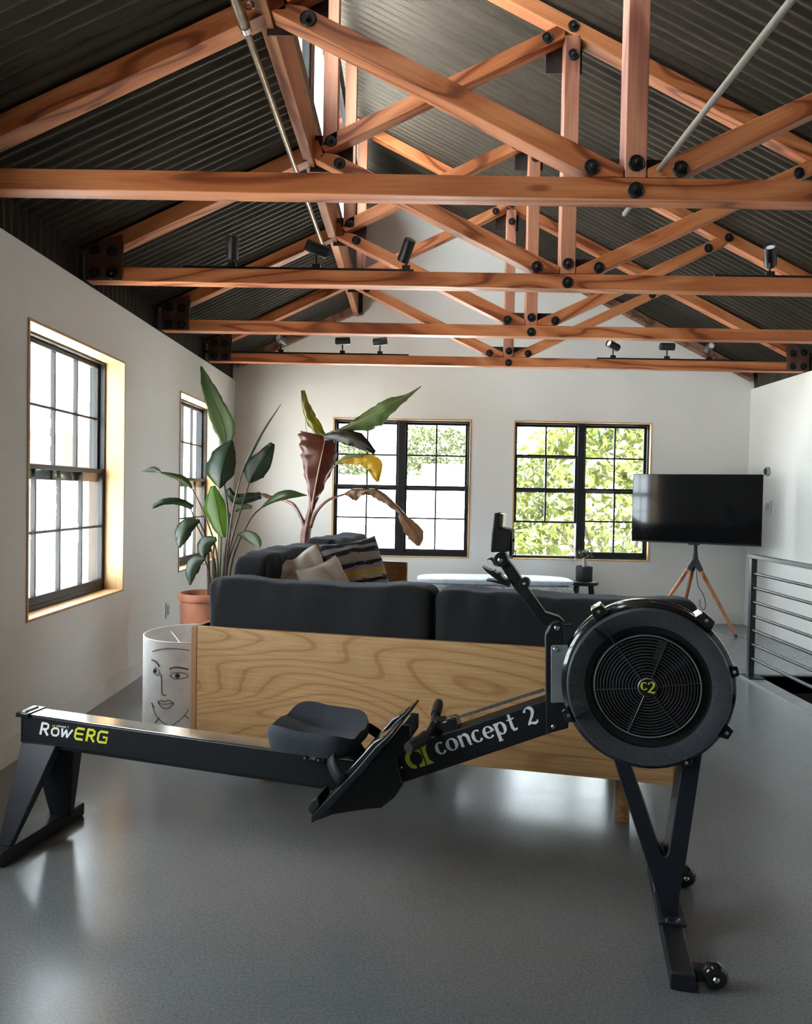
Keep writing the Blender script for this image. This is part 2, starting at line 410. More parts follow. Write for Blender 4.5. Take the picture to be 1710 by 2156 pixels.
struct(mk('baseboard_back', MB().box(XL, XR, YB - .014, YB, 0, .115), 'wall_paint', bevel=.002))
struct(mk('baseboard_right', MB().box(XR - .014, XR, YF, YB, 0, .115), 'wall_paint', bevel=.002))

# corrugated sheets
def corr(p00, p01, p10, p11, nrm, pitch=.068, amp=.009):
    # ribs run from p0* to p1*; the wave runs from p*0 to p*1
    p00, p01, p10, p11, nrm = map(Vector, (p00, p01, p10, p11, nrm)); n = int((p01 - p00).length / pitch * 8)
    mb = MB(); vs = []
    for i in range(n + 1):
        t = i / n; o = nrm * (amp * math.sin(2 * PI * t * n / 8))
        vs += [p00.lerp(p01, t) + o, p10.lerp(p11, t) + o]
    return mb.add(vs, [(2 * i, 2 * i + 1, 2 * i + 3, 2 * i + 2) for i in range(n)])
zr0, zr1 = rz_bottom(-.75) + .10, rz_bottom(XR + .35) + .10
struct(mk('ceiling_right', corr((-.75, YF, zr0), (-.75, YB + .15, zr0), (XR + .35, YF, zr1), (XR + .35, YB + .15, zr1), Vector((.4986, 0, 1)).normalized()), 'ceiling_metal', ang=80))
zl0, zl1 = lz_bottom(XL - .35) + .10, lz_bottom(-.61) + .10
struct(mk('ceiling_left', corr((XL - .35, YF, zl0), (XL - .35, YB + .15, zl0), (-.61, YF, zl1), (-.61, YB + .15, zl1), Vector((-.475, 0, 1)).normalized()), 'ceiling_metal', ang=80))
struct(mk('wall_eave_left', corr((XL - .03, YF, HT - .02), (XL - .03, YB, HT - .02), (XL - .03, YF, 2.68), (XL - .03, YB, 2.68), (1, 0, 0)), 'ceiling_metal', ang=80))
struct(mk('wall_eave_right', corr((XR + .03, YF, HT - .02), (XR + .03, YB, HT - .02), (XR + .03, YF, 2.68), (XR + .03, YB, 2.68), (-1, 0, 0)), 'ceiling_metal', ang=80))
rt = MB().prism([(XL - .5, lz_bottom(XL - .5) + .14), (-.66, lz_bottom(-.66) + .14), (-.66, lz_bottom(-.66) + .18), (XL - .5, lz_bottom(XL - .5) + .18)], YF - .2, YB + .4)
struct(mk('roof_left', rt, 'roof_outside'))
rt = MB().prism([(-.95, rz_bottom(-.95) + .14), (XR + .5, rz_bottom(XR + .5) + .14), (XR + .5, rz_bottom(XR + .5) + .18), (-.95, rz_bottom(-.95) + .18)], YF - .2, YB + .4)
struct(mk('roof_right', rt, 'roof_outside'))

# clerestory: purlin, sill wall, header and glazing
pu = tag(mk('purlin', MB().box(-.625, -.572, YF, YB - .01, 3.085, 3.33), 'fir_purlin', bevel=.003), 'long fir purlin running away under the clerestory, joining every truss', 'purlin')
cw = MB(); cw.box(-.63, -.58, YF, YB, 3.33, 3.42); cw.box(-.63, -.58, YF, YB, 4.36, 4.46)
struct(mk('wall_clerestory', cw, 'ceiling_metal'))
def simple_window(name, y0, y1):
    t = thing(name, '', '', (-.60, (y0 + y1) / 2, 3.52), kind='structure')
    f_ = MB(); x0, x1 = -.625, -.585; e = .035
    f_.box(x0, x1, y0, y1, 3.42, 3.42 + e); f_.box(x0, x1, y0, y1, 4.36 - e, 4.36); f_.box(x0, x1, y0, y0 + e, 3.42 + e, 4.36 - e); f_.box(x0, x1, y1 - e, y1, 3.42 + e, 4.36 - e)
    mk('frame', f_, 'black_frame', t)
    mk('glass', MB().box(-.607, -.603, y0 + e, y1 - e, 3.42 + e, 4.36 - e), 'window_glass', t)
TY = [1.634 + 1.2333 * i for i in range(5)]
ys = [-3.3, -2.07, -.83, .40] + TY
cw2 = MB().box(-.63, -.58, YF, ys[0] + .07, 3.42, 4.36)
for i in range(len(ys) - 1):
    if ys[i + 1] > .3 + 1: simple_window('window_%d' % (10 + i), ys[i] + .07, ys[i + 1] - .07)
    else: cw2.box(-.63, -.58, ys[i] + .07, ys[i + 1] - .07, 3.42, 4.36)  # unseen bays behind the camera, closed off to keep truss fronts darker
    cw2.box(-.63, -.58, ys[i + 1] - .07, ys[i + 1] + .07 if i < len(ys) - 2 else YB, 3.42, 4.36)
struct(mk('trim_2', cw2, 'ceiling_metal'))
struct(mk('trim_3', MB().box(-.58, -.535, YB - .10, YB, 3.10, 4.50), 'ceiling_metal'))

# double-hung windows; local x along the width, local y outwards, z up
def sash(t, x0, x1, z0, z1, cols, rows, y, depth=.034, st=.036, rt=.036, rb=.036, mw=.016):
    s_ = MB(); s_.box(x0, x0 + st, y, y + depth, z0, z1); s_.box(x1 - st, x1, y, y + depth, z0, z1)
    s_.box(x0 + st, x1 - st, y, y + depth, z1 - rt, z1); s_.box(x0 + st, x1 - st, y, y + depth, z0, z0 + rb)
    o = mk('sash', s_, 'black_frame', t[0], t[1], bevel=.003)
    ix0, ix1, iz0, iz1 = x0 + st, x1 - st, z0 + rb, z1 - rt; mu = MB()
    for c in range(1, cols):
        x = ix0 + (ix1 - ix0) * c / cols; mu.box(x - mw / 2, x + mw / 2, y + .006, y + depth - .004, iz0, iz1)
    for r_ in range(1, rows):
        z = iz0 + (iz1 - iz0) * r_ / rows; mu.box(ix0, ix1, y + .007, y + depth - .005, z - mw / 2, z + mw / 2)
    mk('muntin', mu, 'black_frame', o, t[1]); mk('glass', MB().box(ix0, ix1, y + .015, y + .018, iz0, iz1), 'window_glass', o, t[1])
def window(name, M, w, h, units, cols, rows, rec, trim, raised=-1, mull=.13, fr=.035, so=(.052, .014), fb=.01, mr=.026, **sk):
    t = (thing(name, '', '', M.translation, kind='structure'), M)
    c_ = MB(); k = trim; d = rec + .06      # pine lining of the opening, a hair proud of the wall
    c_.box(0, k, -.006, d, 0, h); c_.box(w - k, w, -.006, d, 0, h); c_.box(k, w - k, -.006, d, 0, k); c_.box(k, w - k, -.006, d, h - k, h)
    mk('casing', c_, 'pine_trim', t[0], M, bevel=.0015)
    x0, x1, z0, z1 = k, w - k, k, h - k; f_ = MB()
    f_.box(x0, x0 + fr, rec, rec + .10, z0, z1); f_.box(x1 - fr, x1, rec, rec + .10, z0, z1); f_.box(x0 + fr, x1 - fr, rec, rec + .10, z1 - fr, z1); f_.box(x0 + fr, x1 - fr, rec, rec + .10, z0, z0 + fr + fb)
    ux0, ux1 = x0 + fr, x1 - fr; uw = (ux1 - ux0 - (units - 1) * mull) / units
    for u in range(1, units): f_.box(ux0 + u * uw + (u - 1) * mull, ux0 + u * (uw + mull), rec, rec + .10, z0 + fr, z1 - fr)
    mk('frame', f_, 'black_frame', t[0], M, bevel=.003)
    zm = (z0 + z1) / 2 + .005; zb = z0 + fr + fb; zt = z1 - fr
    for u in range(units):
        a = ux0 + u * (uw + mull)
        sash(t, a, a + uw, zm - mr, zt, cols, rows, rec + so[0], **{**sk, 'rb': mr * 1.9})
        dz = (zm - zb) / 2 if u == raised else 0
        sash(t, a, a + uw, zb + dz, zm + mr + dz, cols, rows, rec + so[1], **{**sk, 'rb': .045 if not dz else .02})
    return t[0]
def ML(y1, z): return Matrix(((0, -1, 0, XL), (1, 0, 0, y1), (0, 0, 1, z), (0, 0, 0, 1)))     # local x -> +y, local y -> -x
for i, (y0, y1, z0, z1) in enumerate(WL):
    window('window_%d' % (i + 1), ML(y0, z0), y1 - y0, z1 - z0, 1, 4, 2, .112, .014, fr=.012, so=(.036, .002), fb=.012, mr=.04, st=.022, rt=.026, rb=.034, mw=.014)
for i, (x0, x1, z0, z1) in enumerate(WB):
    window('window_%d' % (i + 5), Matrix.Translation((x0, YB, z0)), x1 - x0, z1 - z0, 2, 2, 2, .045, .012, raised=0 if i else -1, mull=.074, fr=.016, st=.022, rt=.024, mw=.017)
for i, (x0, x1, z0, z1) in enumerate(WF):
    window('window_%d' % (i + 7), Matrix(((-1, 0, 0, x1), (0, -1, 0, YF), (0, 0, 1, z0), (0, 0, 0, 1))), x1 - x0, z1 - z0, 2, 2, 2, .045, .012)

# ------------------------------------------------------------------ trusses
def plank(name, poly, mat, parent, ang=0.0, y0=0, th=TT, oy=0):
    # poly in world x,z; the mesh keeps its own x axis along the timber so the grain follows it
    cx = sum(p[0] for p in poly) / len(poly); cz = sum(p[1] for p in poly) / len(poly)
    c, s_ = math.cos(ang), math.sin(ang)
    lp = [((x - cx) * c + (z - cz) * s_, -(x - cx) * s_ + (z - cz) * c) for x, z in poly]
    M = Matrix.Translation((cx, oy, cz)) @ Matrix.Rotation(-ang, 4, 'Y')
    return mk(name, MB().prism(lp, y0, y0 + th), mat, parent, M, bevel=.003)
AL, AR = math.atan(.475), math.atan(-.4986)
def bolt(x, z, parent, oy, r=.032, y=0, mat='bolt_iron', shiny=False):
    M = Matrix.Translation((x, oy + y, z)) @ Matrix.Rotation(PI / 2, 4, 'X')
    o = mk('bolt', MB().lathe([(r, 0), (r, .004), (r * .90, .007), (r * .80, .004), (r * .52, .004), (r * .46, .009), (0, .009)], M, 14), mat, parent, ang=14)
    mk('nut', MB().lathe([(r * .34, .009), (r * .34, .019), (r * .2, .022), (0, .022)], M, 6), 'nickel' if shiny else 'bolt_iron', o)
def make_truss(oy):
    t = thing('roof_truss', '', 'roof truss', (.83, oy, 2.41), group='fir roof trusses with black bolts')
    zc0, zc1 = 2.412, 2.492
    plank('bottom_chord', [(-1.81, zc0), (3.43, zc0), (3.43, zc1), (-1.81, zc1)], 'fir', t, 0, oy=oy)
    lt = .088
    plank('rafter', [(-1.81, lz_bottom(-1.81)), (PX, PZ), (PX + .06, PZ + .004), (PX + .02, lz_bottom(PX + .02) + lt), (-1.81, lz_bottom(-1.81) + lt)], 'fir', t, AL, oy=oy)
    xa, xb = -.56, 3.43
    plank('rafter', [(xa, rz_bottom(xa)), (xb, rz_bottom(xb)), (xb, rz_bottom(xb) + .086), (xa, rz_bottom(xa) + .086)], 'fir', t, AR, oy=oy)
    lo = lambda x: 3.097 - .49 * (x - PX)
    plank('web', [(PX, 3.097), (.668, 2.494), (.786, 2.494), (.786, lo(.786) + .078 + .02), (-.44, lo(-.44) + .082), (-.505, lo(-.505) + .06)], 'fir', t, math.atan(-.49), oy=oy)
    ro = lambda x: 2.494 + .49 * (x - .99)
    xe = (3.783 + .4986 * .828 - 2.494 + .49 * .99) / (.49 + .4986)
    plank('web', [(.99, 2.494), (xe, ro(xe)), (xe - .075, ro(xe - .075) + .08 - .002), (.876, ro(.876) + .09), (.876, 2.494)], 'fir', t, math.atan(.49), oy=oy)
    uo = lambda x: 3.759 - .042 + .49 * (x - .689)
    plank('web', [(-.505, uo(-.505)), (.788, uo(.788)), (.788, rz_bottom(.788) - .002), (.74, uo(.74) + .084), (-.49, uo(-.49) + .084), (-.53, uo(-.53) + .04)], 'fir', t, math.atan(.49), oy=oy)
    mk('king_post', MB().box(-.041, .041, 0, TT, 0, rz_bottom(.87) - 2.494 + .015), 'fir_vertical', t, Matrix.Translation((.831, oy, 2.494)), bevel=.003)
    mk('clerestory_post', MB().box(-.04, .04, 0, TT, 0, rz_bottom(-.44) - 3.165), 'fir_vertical', t, Matrix.Translation((-.48, oy, 3.165)), bevel=.003)
    for (a, b_, c, d) in ((.665, 1.0, 2.494, 2.60), (-.60, -.36, 3.06, 3.26), (.70, .90, 3.62, 3.80)):
        mk('gusset_plate', MB().box(a, b_, oy + TT, oy + TT + .006, c, d), 'gusset_steel', t)
    for sx in (-1, 1):
        h = [(-1.808, 2.416), (-1.61, 2.416), (-1.61, 2.49), (-1.60, 2.60), (-1.612, 2.665), (-1.808, 2.60)]
        if sx > 0: h = [(.83 * 2 - .01 - x + .0, z) for x, z in h]
        mk('heel_plate', MB().prism(h, oy - .006, oy - .0), 'heel_steel', t)
        for (bx_, bz) in ((-1.755, 2.575), (-1.662, 2.568), (-1.755, 2.455), (-1.662, 2.452)):
            bolt(bx_ if sx < 0 else 1.65 - bx_, bz, t, oy, .032, -.006)
    for (bx_, bz) in ((-.426, 3.070), (.662, 2.527), (.831, 2.546), (.831, 2.444), (1.0, 2.527), (.690, 3.759), (.831, 3.824), (.834, 3.672), (-.475, 3.189), (2.072, 3.055), (2.214, 3.133)):
        bolt(bx_, bz, t, oy)
    return t
tr0 = make_truss(TY[0])
labels = ['nearest fir truss, only its beam underside showing along the top right edge',
          'large fir truss crossing the upper view, second from the camera, with bold wavy grain',
          'fir truss third from the camera, carrying track lights on both sides of its lower beam',
          'fir truss fourth from the camera, the one with no track lights between two lit ones',
          'fir truss nearest the back wall, its low beam carrying three spotlights on each side']
tr0['label'] = labels[0]
for i in range(1, 5):
    c = copy_tree(tr0); c.matrix_basis = Matrix.Translation((.83, TY[i], 2.41)); c['label'] = labels[i]
# rafters lying on the back wall
o = plank('wall_rafter', [(-1.80, lz_bottom(-1.80) + .02), (-.57, PZ + .02), (-.57, PZ + .11), (-1.80, lz_bottom(-1.80) + .11)], 'fir_brown', None, AL, oy=YB - .10, th=.09)
tag(o, 'dark brown rafter lying against the back wall under the left roof slope', 'rafter')
o = plank('wall_rafter', [(-.52, rz_bottom(-.52) + .005), (3.43, rz_bottom(3.43) + .005), (3.43, rz_bottom(3.43) + .09), (-.52, rz_bottom(-.52) + .09)], 'fir_brown', None, AR, oy=YB - .10, th=.09)
tag(o, 'dark brown rafter lying against the back wall under the long right roof slope', 'rafter')

# conduits
pp = thing('metal_pipe', 'bronze coloured round pipe with a collar running away beneath the left roof slope', 'pipe', (-.66, 1.2, 3.02))
mk('pipe', MB().cyl((-.66, 2.84, 3.02), (-.66, 5.32, 3.02), .0135).cyl((-.66, -.5, 3.02), (-.66, 2.84, 3.02), .020), 'pipe_steel', pp)
mk('collar', MB().cyl((-.66, 2.83, 3.02), (-.66, 2.86, 3.02), .0225), 'nickel', pp)
mk('end_cap', MB().cyl((-.66, 5.32, 3.02), (-.66, 5.46, 3.02), .021), 'pipe_steel', pp)
hg = MB()
for i in range(5): hg.torus(.016, .0035, Matrix.Translation((-.63, 2.78, 3.06 + i * .026)) @ Matrix.Rotation(PI / 2, 4, 'XY'[i % 2]), 12, 5)
mk('chain', hg, 'nickel', pp)
pg = tag(mk('conduit', MB().cyl((.955, 1.75, 2.56), (.905, 3.28, 2.51), .011), 'pipe_grey'), 'thin straight grey conduit slanting across the upper right, right of the big king post', 'conduit')

# track lights
def track(x0, x1, ty):
    t = MB().box(x0, x1, ty + .012, ty + .046, 2.493, 2.507); return t
def spot(x, ty, azim, tilt, label, group='black cylinder track spotlights', lit=False, s=1.0):
    t = thing('track_spotlight', label, 'spotlight', (x, ty + .03, 2.507), group=group)
    mk('stem', MB().box(x - .022 * s, x + .022 * s, ty + .016, ty + .044, 2.507, 2.53).cyl((x, ty + .03, 2.53), (x, ty + .03, 2.53 + .062 * s), .0065, seg=8), 'track_black', t)
    d = Vector((math.sin(azim) * math.cos(tilt), -math.cos(azim) * math.cos(tilt), math.sin(tilt)))
    c = Vector((x, ty + .03, 2.53 + .085 * s)); L_ = .062 * s
    M = Matrix.Translation(c - d * L_) @ d.to_track_quat('Z', 'Y').to_matrix().to_4x4()
    r = .033 * s
    mk('lamp_head', MB().lathe([(0, 0), (r * .9, 0), (r, .006), (r, 2 * L_), (r * .86, 2 * L_), (r * .82, 2 * L_ - .012)], M, 20, cap=False), 'track_black', t)
    mk('lens', MB().lathe([(0, 2 * L_ - .012), (r * .83, 2 * L_ - .012)], M, 20, cap=False), 'plate_white' if lit else 'plate_grey', t)
def px2x(u, ty): return (u - 884) / FPX * ty
for (u0, u1, i, lab) in ((395, 880, 2, 'long black light track on the left half of the third truss beam'), (1510, 1716, 2, 'black light track on the right part of the third truss beam'),
                         (432, 873, 4, 'black light track on the left half of the beam nearest the back wall'), (1268, 1600, 4, 'black light track on the right half of the beam nearest the back wall')):
    tag(mk('light_track', track(px2x(u0, TY[i]), min(px2x(u1, TY[i]), 3.3), TY[i]), 'track_black'), lab, 'light track')
spot(px2x(497, TY[2]), TY[2], .25, 1.2, 'spotlight standing nearly upright, leftmost on the third truss beam')
spot(px2x(675, TY[2]), TY[2], -1.2, .25, 'spotlight lying nearly level beside the bronze pipe end')
spot(px2x(864, TY[2]), TY[2], -2.6, -.9, 'spotlight pointing steeply away, at the right end of the long left track')
spot(px2x(1627, TY[2]), TY[2], -.5, .7, 'spotlight with pale lens at the far upper right of the view', lit=True)
spot(px2x(603, TY[4]), TY[4], -.3, .2, 'spotlight with pale lens, leftmost on the beam nearest the back wall', lit=True)
spot(px2x(733, TY[4]), TY[4], 1.9, .1, 'level spotlight in the middle of the left track on the farthest beam')
spot(px2x(812, TY[4]), TY[4], 1.5, .1, 'level spotlight at the right of the left track on the farthest beam')
spot(px2x(1302, TY[4]), TY[4], -1.0, .25, 'spotlight facing left with pale lens, first on the right track of the farthest beam', lit=True)
spot(px2x(1415, TY[4]), TY[4], 1.6, .0, 'dark level spotlight in the middle of the right track on the farthest beam')
spot(px2x(1503, TY[4]), TY[4], -.1, .1, 'spotlight showing its round white lens at the right end of the farthest beam', lit=True)

# wall plates
def plate(name, label, cat, y, z, w_, h_, mat, side):
    x = XL if side < 0 else XR
    t = thing(name, label, cat, (x, y, z))
    mk('cover_plate', MB().box(min(x, x - side * .008), max(x, x - side * .008), y - w_ / 2, y + w_ / 2, z - h_ / 2, z + h_ / 2), mat, t, bevel=.002)
    mk('insert', MB().box(min(x, x - side * .012), max(x, x - side * .012), y - w_ * .25, y + w_ * .25, z - h_ * .3, z + h_ * .3), 'plate_grey', t, bevel=.001)
plate('wall_outlet', 'white electrical outlet low on the left wall between the windows', 'outlet', 5.60, .365, .075, .118, 'plate_white', -1)
plate('light_switch', 'white light switch plate on the right wall below the round thermostat', 'light switch', 7.22, 1.22, .12, .118, 'plate_white', 1)
th = thing('thermostat', 'round grey thermostat on the right wall beside the television', 'thermostat', (XR, 7.24, 1.56))
mk('housing', MB().lathe([(.044, 0), (.046, .02), (.040, .028)], Matrix.Translation((XR, 7.24, 1.56)) @ Matrix.Rotation(-PI / 2, 4, 'Y'), 28), 'plate_grey', th)
mk('dial', MB().lathe([(.034, .028), (.030, .034), (0, .034)], Matrix.Translation((XR, 7.24, 1.56)) @ Matrix.Rotation(-PI / 2, 4, 'Y'), 28), 'pot_black', th)

# stair railing
ra = thing('stair_railing', 'black metal stair railing with horizontal bars at the right edge', 'railing', (2.44, 5.30, 0))
def post(y): box('post', 2.418, 2.458, y - .02, y + .02, .012, .865, 'rail_steel', ra, bevel=.003)
post(5.30); post(3.4); post(1.4)
box('top_rail', 2.412, 2.464, 1.3, 5.33, .865, .892, 'rail_steel', ra, bevel=.003)
box('base_plate', 2.405, 2.52, 5.24, 5.40, .012, .020, 'rail_steel', ra)
for i in range(7): mk('bar', MB().cyl((2.438, 1.4, .155 + i * .1005), (2.438, 5.30, .155 + i * .1005), .0105), 'rail_steel', ra)

# ------------------------------------------------------------------ rowing machine
RA = R(12.3); RO = Vector((.785, 2.198, 0))
MR = Matrix(((math.cos(RA), math.sin(RA), 0, RO.x), (-math.sin(RA), math.cos(RA), 0, RO.y), (0, 0, 1, 0), (0, 0, 0, 1)))   # local x to the fan, y away, z up
def onplane(M, u, v, y):
    # where the sight line through u, v meets the plane local y = const of frame M; gives local x, z
    Mi = M.inverted(); o = Mi @ CAMP; d = Mi.to_3x3() @ ray(u, v); t = (y - o.y) / d.y; p = o + d * t
    return (p.x, p.z)
def rp(pts, y): return [onplane(MR, u, v, y) for u, v in pts]
ro = thing('rowing_machine', 'black indoor rowing machine with round fan cage and long rail in front of the sofa', 'rowing machine', RO, -RA)
def rmk(name, mb, mat, parent=None, bevel=0, **k): return mk(name, mb, mat, parent or ro, MR, bevel, **k)
def rbox(name, a, b_, c, d, e, f_, mat, parent=None, bevel=.002, **k): return rmk(name, MB().box(a, b_, c, d, e, f_), mat, parent, bevel, **k)

# monorail
ang = math.atan2(.424 - .459, 2.174 - 1.261)
rail = [(-2.203, .361), (-2.203, .460), (-.93, .411), (-.84, .408), (-.80, .36), (-.90, .312)]
rmk('monorail', MB().prism(rail, -.036, .036), 'rower_black', bevel=.004)
tp = MB().prism([(-2.175, .4600), (-2.175, .4645), (-.93, .4158), (-.93, .4110)], -.038, .038)
rmk('steel_rail_top', tp, 'steel', bevel=.001, label='polished steel strip along the top of the rail')
ec = MB().prism([(-2.225, .452), (-2.222, .470), (-2.170, .468), (-2.172, .452)], -.046, .046); ec.prism([(-2.209, .36), (-2.209, .452), (-2.200, .452), (-2.200, .36)], -.038, .038)
o = rmk('end_cap', ec, 'gloss_black', bevel=.003)
rmk('bumper', MB().box(-2.205, -2.192, -.034, .034, .4685, .4735), 'plate_white', o)
ft = MB().prism([(-2.2, .361), (-2.2, .350), (-.9, .301), (-.9, .312)], -.028, .028)
rmk('rail_flange', ft, 'rower_black', bevel=.002)

# rear legs: two splayed plates on a cross foot
near = [onplane(MR, u, v, y) for (u, v, y) in ((43, 1563, -.03), (116, 1573, -.03))]
def skew_leg(top, bot, yt, yb, th=.024, tt=.05):
    # top / bot are x spans, leg runs from (yt, zt) to (yb, zb)
    (x0, x1, zt), (x2, x3, zb) = top, bot
    vs = [(x0, yt - tt / 2, zt), (x1, yt - tt / 2, zt), (x1, yt + tt / 2, zt), (x0, yt + tt / 2, zt),
          (x2, yb - th / 2, zb), (x3, yb - th / 2, zb), (x3, yb + th / 2, zb), (x2, yb + th / 2, zb)]
    return MB().add(vs, [(3, 2, 1, 0), (4, 5, 6, 7), (0, 1, 5, 4), (1, 2, 6, 5), (2, 3, 7, 6), (3, 0, 4, 7)])
rmk('rear_leg', skew_leg((-2.200, -2.058, .363), (-2.185, -2.135, .05), -.020, -.160), 'rower_leg', bevel=.004)
rmk('rear_leg', skew_leg((-2.200, -2.010, .363), (-2.185, -2.100, .05), .020, .100), 'rower_leg', bevel=.004)
o = rbox('rear_foot', -2.20, -2.128, -.215, .215, .004, .052, 'rower_leg', bevel=.005)
for s_ in (-1, 1): rbox('foot_pad', -2.195, -2.133, s_ * .19 - .02, s_ * .19 + .02, 0, .005, 'rubber', o, bevel=0)

# main beam with the lettering
beam_px = [(849, 1649), (1195, 1532), (1190, 1464), (1146, 1475), (970, 1534), (905, 1553), (845, 1570), (800, 1610), (806, 1652)]
rmk('main_beam', MB().prism(rp(beam_px, -.036), -.036, .036), 'rower_black', bevel=.004)

# upright column, monitor arm, monitor
col_px = [(1150, 1546), (1147, 1338), (1156, 1322), (1158, 1314), (1166, 1309), (1178, 1308), (1186, 1316), (1187, 1360), (1192, 1440), (1197, 1534)]
rmk('column', MB().prism(rp(col_px, -.04), -.04, .04), 'rower_black', bevel=.004)
brk = rmk('bracket', MB().prism(rp([(1160, 1362), (1163, 1359), (1196, 1358), (1199, 1372), (1192, 1400), (1190, 1480), (1160, 1480)], -.046), -.046, -.041), 'curb_steel', bevel=.002, label='bare grey metal side bracket')
bk = MB()
def rbolt(u, v, y, r=.006, mat='nickel', dome=.004, parent=None):
    x, z = onplane(MR, u, v, y)
    M = Matrix.Translation((x, y, z)) @ Matrix.Rotation(PI / 2, 4, 'X')
    rmk('bolt', MB().lathe([(r, 0), (r, dome * .5), (r * .6, dome), (0, dome)], M, 14), mat, parent)
for (u, v) in ((1168, 1433), (1167, 1477), (1165, 1530), (1197, 1500), (1197, 1515)): rbolt(u, v, -.0405)
rbolt(1170, 1367, -.047, .007)
rbolt(844, 1616, -.037, .005)
arm_px = [(1159, 1318), (1142, 1318), (1138, 1314), (1083, 1239), (1056, 1196), (1052, 1190), (1056, 1176), (1070, 1180), (1080, 1192), (1096, 1216), (1113, 1240), (1148, 1290), (1176, 1299), (1187, 1309), (1188, 1320), (1178, 1330)]
rmk('monitor_arm', MB().prism(rp(arm_px, -.022), -.022, .022), 'rower_black', bevel=.004)
def rdisc(name, u, v, y0, y1, rpx, mat, parent=None):
    x, z = onplane(MR, u, v, y0); r = abs(onplane(MR, u + rpx, v, y0)[0] - x)
    M = Matrix.Translation((x, y1, z)) @ Matrix.Rotation(PI / 2, 4, 'X')
    return rmk(name, MB().lathe([(r, 0), (r, (y1 - y0) - .002), (r * .9, y1 - y0), (0, y1 - y0)], M, 28), mat, parent)
rdisc('pivot_joint', 1054, 1179, -.032, .032, 15, 'rower_black')
rdisc('pivot_joint', 1104, 1229, -.030, .030, 11, 'rower_black')
for (u, v, r_) in ((1054, 1179, .008), (1104, 1229, .005), (1173, 1322, .008), (1046, 1191, .003)): rbolt(u, v, -.044 if u > 1150 else -.034, r_)
mon = rmk('monitor', MB().prism(rp([(1033, 1163), (1035, 1127), (1041, 1080), (1052, 1080), (1051, 1112), (1075, 1116), (1071, 1162)], -.07), -.07, .07), 'black_frame', bevel=.004)
rmk('screen', MB().prism(rp([(1034.5, 1150), (1041.5, 1090), (1040.5, 1090), (1033.5, 1150)], -.06), -.06, .06), 'screen_glass', mon)
rmk('card_slot', MB().prism(rp([(1052, 1081), (1060, 1083), (1058, 1110), (1052, 1109)], -.055), -.055, .055), 'clear_green', mon)
rmk('rear_cover', MB().prism(rp([(1074, 1117), (1078, 1119), (1078, 1170), (1073, 1176), (1072, 1160)], -.05), -.05, .05), 'black_frame', mon)
rmk('button', MB().prism(rp([(1078, 1135), (1083, 1135), (1083, 1141), (1078, 1140)], -.02), -.02, .0), 'track_black', mon)
cabl = [onplane(MR, u, v, -.01) for u, v in ((1076, 1176), (1084, 1170), (1087, 1162), (1084, 1159), (1077, 1160))]
rmk('cable', MB().tube([(x, -.01, z) for x, z in cabl], .0018, 6), 'track_black')
clw = [(1014, 1193), (1022, 1197), (1036, 1203), (1041, 1200), (1041, 1205), (1048, 1207), (1053, 1206), (1056, 1214), (1063, 1220), (1070, 1220), (1072, 1228), (1060, 1228), (1048, 1222), (1036, 1214), (1024, 1204)]
rmk('phone_cradle', MB().prism(rp(clw, -.03), -.03, .03), 'rower_black', bevel=.002)
rmk('phone_cradle', MB().prism(rp([(1024, 1180), (1028, 1176), (1034, 1174), (1038, 1176), (1043, 1184), (1046, 1194), (1040, 1190), (1035, 1180), (1030, 1178)], -.02), -.02, .02), 'rower_black', bevel=.001)
rmk('phone_cradle', MB().prism(rp([(1023, 1221), (1052, 1223), (1075, 1226), (1072, 1236), (1058, 1231), (1024, 1223)], -.03), -.03, .03), 'rower_black', bevel=.001)
hk = [onplane(MR, u, v, -.0) for u, v in ((1186, 1316), (1196, 1316), (1203, 1315), (1204, 1319))]
rmk('hook', MB().tube([(x, 0, z) for x, z in hk], .0025, 6), 'rower_black')

# fan housing
FX, FZ = -.079, .7265
MF = Matrix.Translation((FX, 0, FZ)) @ Matrix.Rotation(PI / 2, 4, 'X')     # local h points towards the viewer (-y)
sh = MB().lathe([(.0, -.085), (.20, -.085), (.235, -.070), (.246, -.03), (.249, .000), (.249, .018), (.243, .022), (.243, .030), (.247, .034), (.244, .048), (.234, .056), (.228, .058), (.228, .050)], MF, 96, cap=False)
rmk('fan_housing', sh, 'gloss_black')
rmk('fan_shroud', MB().lathe([(.228, .050), (.229, .074), (.224, .082), (.220, .082), (.181, .068), (.177, .066)], MF, 96, cap=False), 'fan_plastic')
rmk('intake_ring', MB().lathe([(.178, .0665), (.176, .054), (.158, .050), (.152, .056), (.150, .062), (.1475, .062), (.146, .054), (.146, .02), (0, .02)], MF, 96, cap=False), 'fan_dark')
gr = MB()
for i in range(13):
    rr = .034 + i * .0088
    gr.torus(rr, .0024, MF @ Matrix.Translation((0, 0, .072 - .014 * (rr / .146) ** 2)), 72, 6)
rmk('grille', gr, 'grill_black')
sp_ = MB()
for a in (128, 69, 8, 188, 250, 308):
    ca, sa = math.cos(R(a)), math.sin(R(a)); r1 = .146 if a != 128 else .205
    pts = [MF @ Vector((ca * r_, sa * r_, (.0745 - .014 * (r_ / .146) ** 2) if r_ < .15 else .079)) for r_ in (.022, .06, .10, .146, r1)]
    sp_.tube(pts if a == 128 else pts[:4], .0018, 6)
rmk('grille_spoke', sp_, 'grill_black')
rmk('grille_rim', MB().torus(.1485, .0022, MF @ Matrix.Translation((0, 0, .061)), 96, 8), 'curb_steel')
fbl = MB()
for i in range(10):
    a = 2 * PI * i / 10; M = MF @ Matrix.Rotation(a, 4, 'Z') @ Matrix.Translation((.085, 0, .035)) @ Matrix.Rotation(.7, 4, 'X')
    fbl.box(-.055, .055, -.002, .002, -.012, .012, M)
rmk('fan_blades', fbl, 'pot_black')
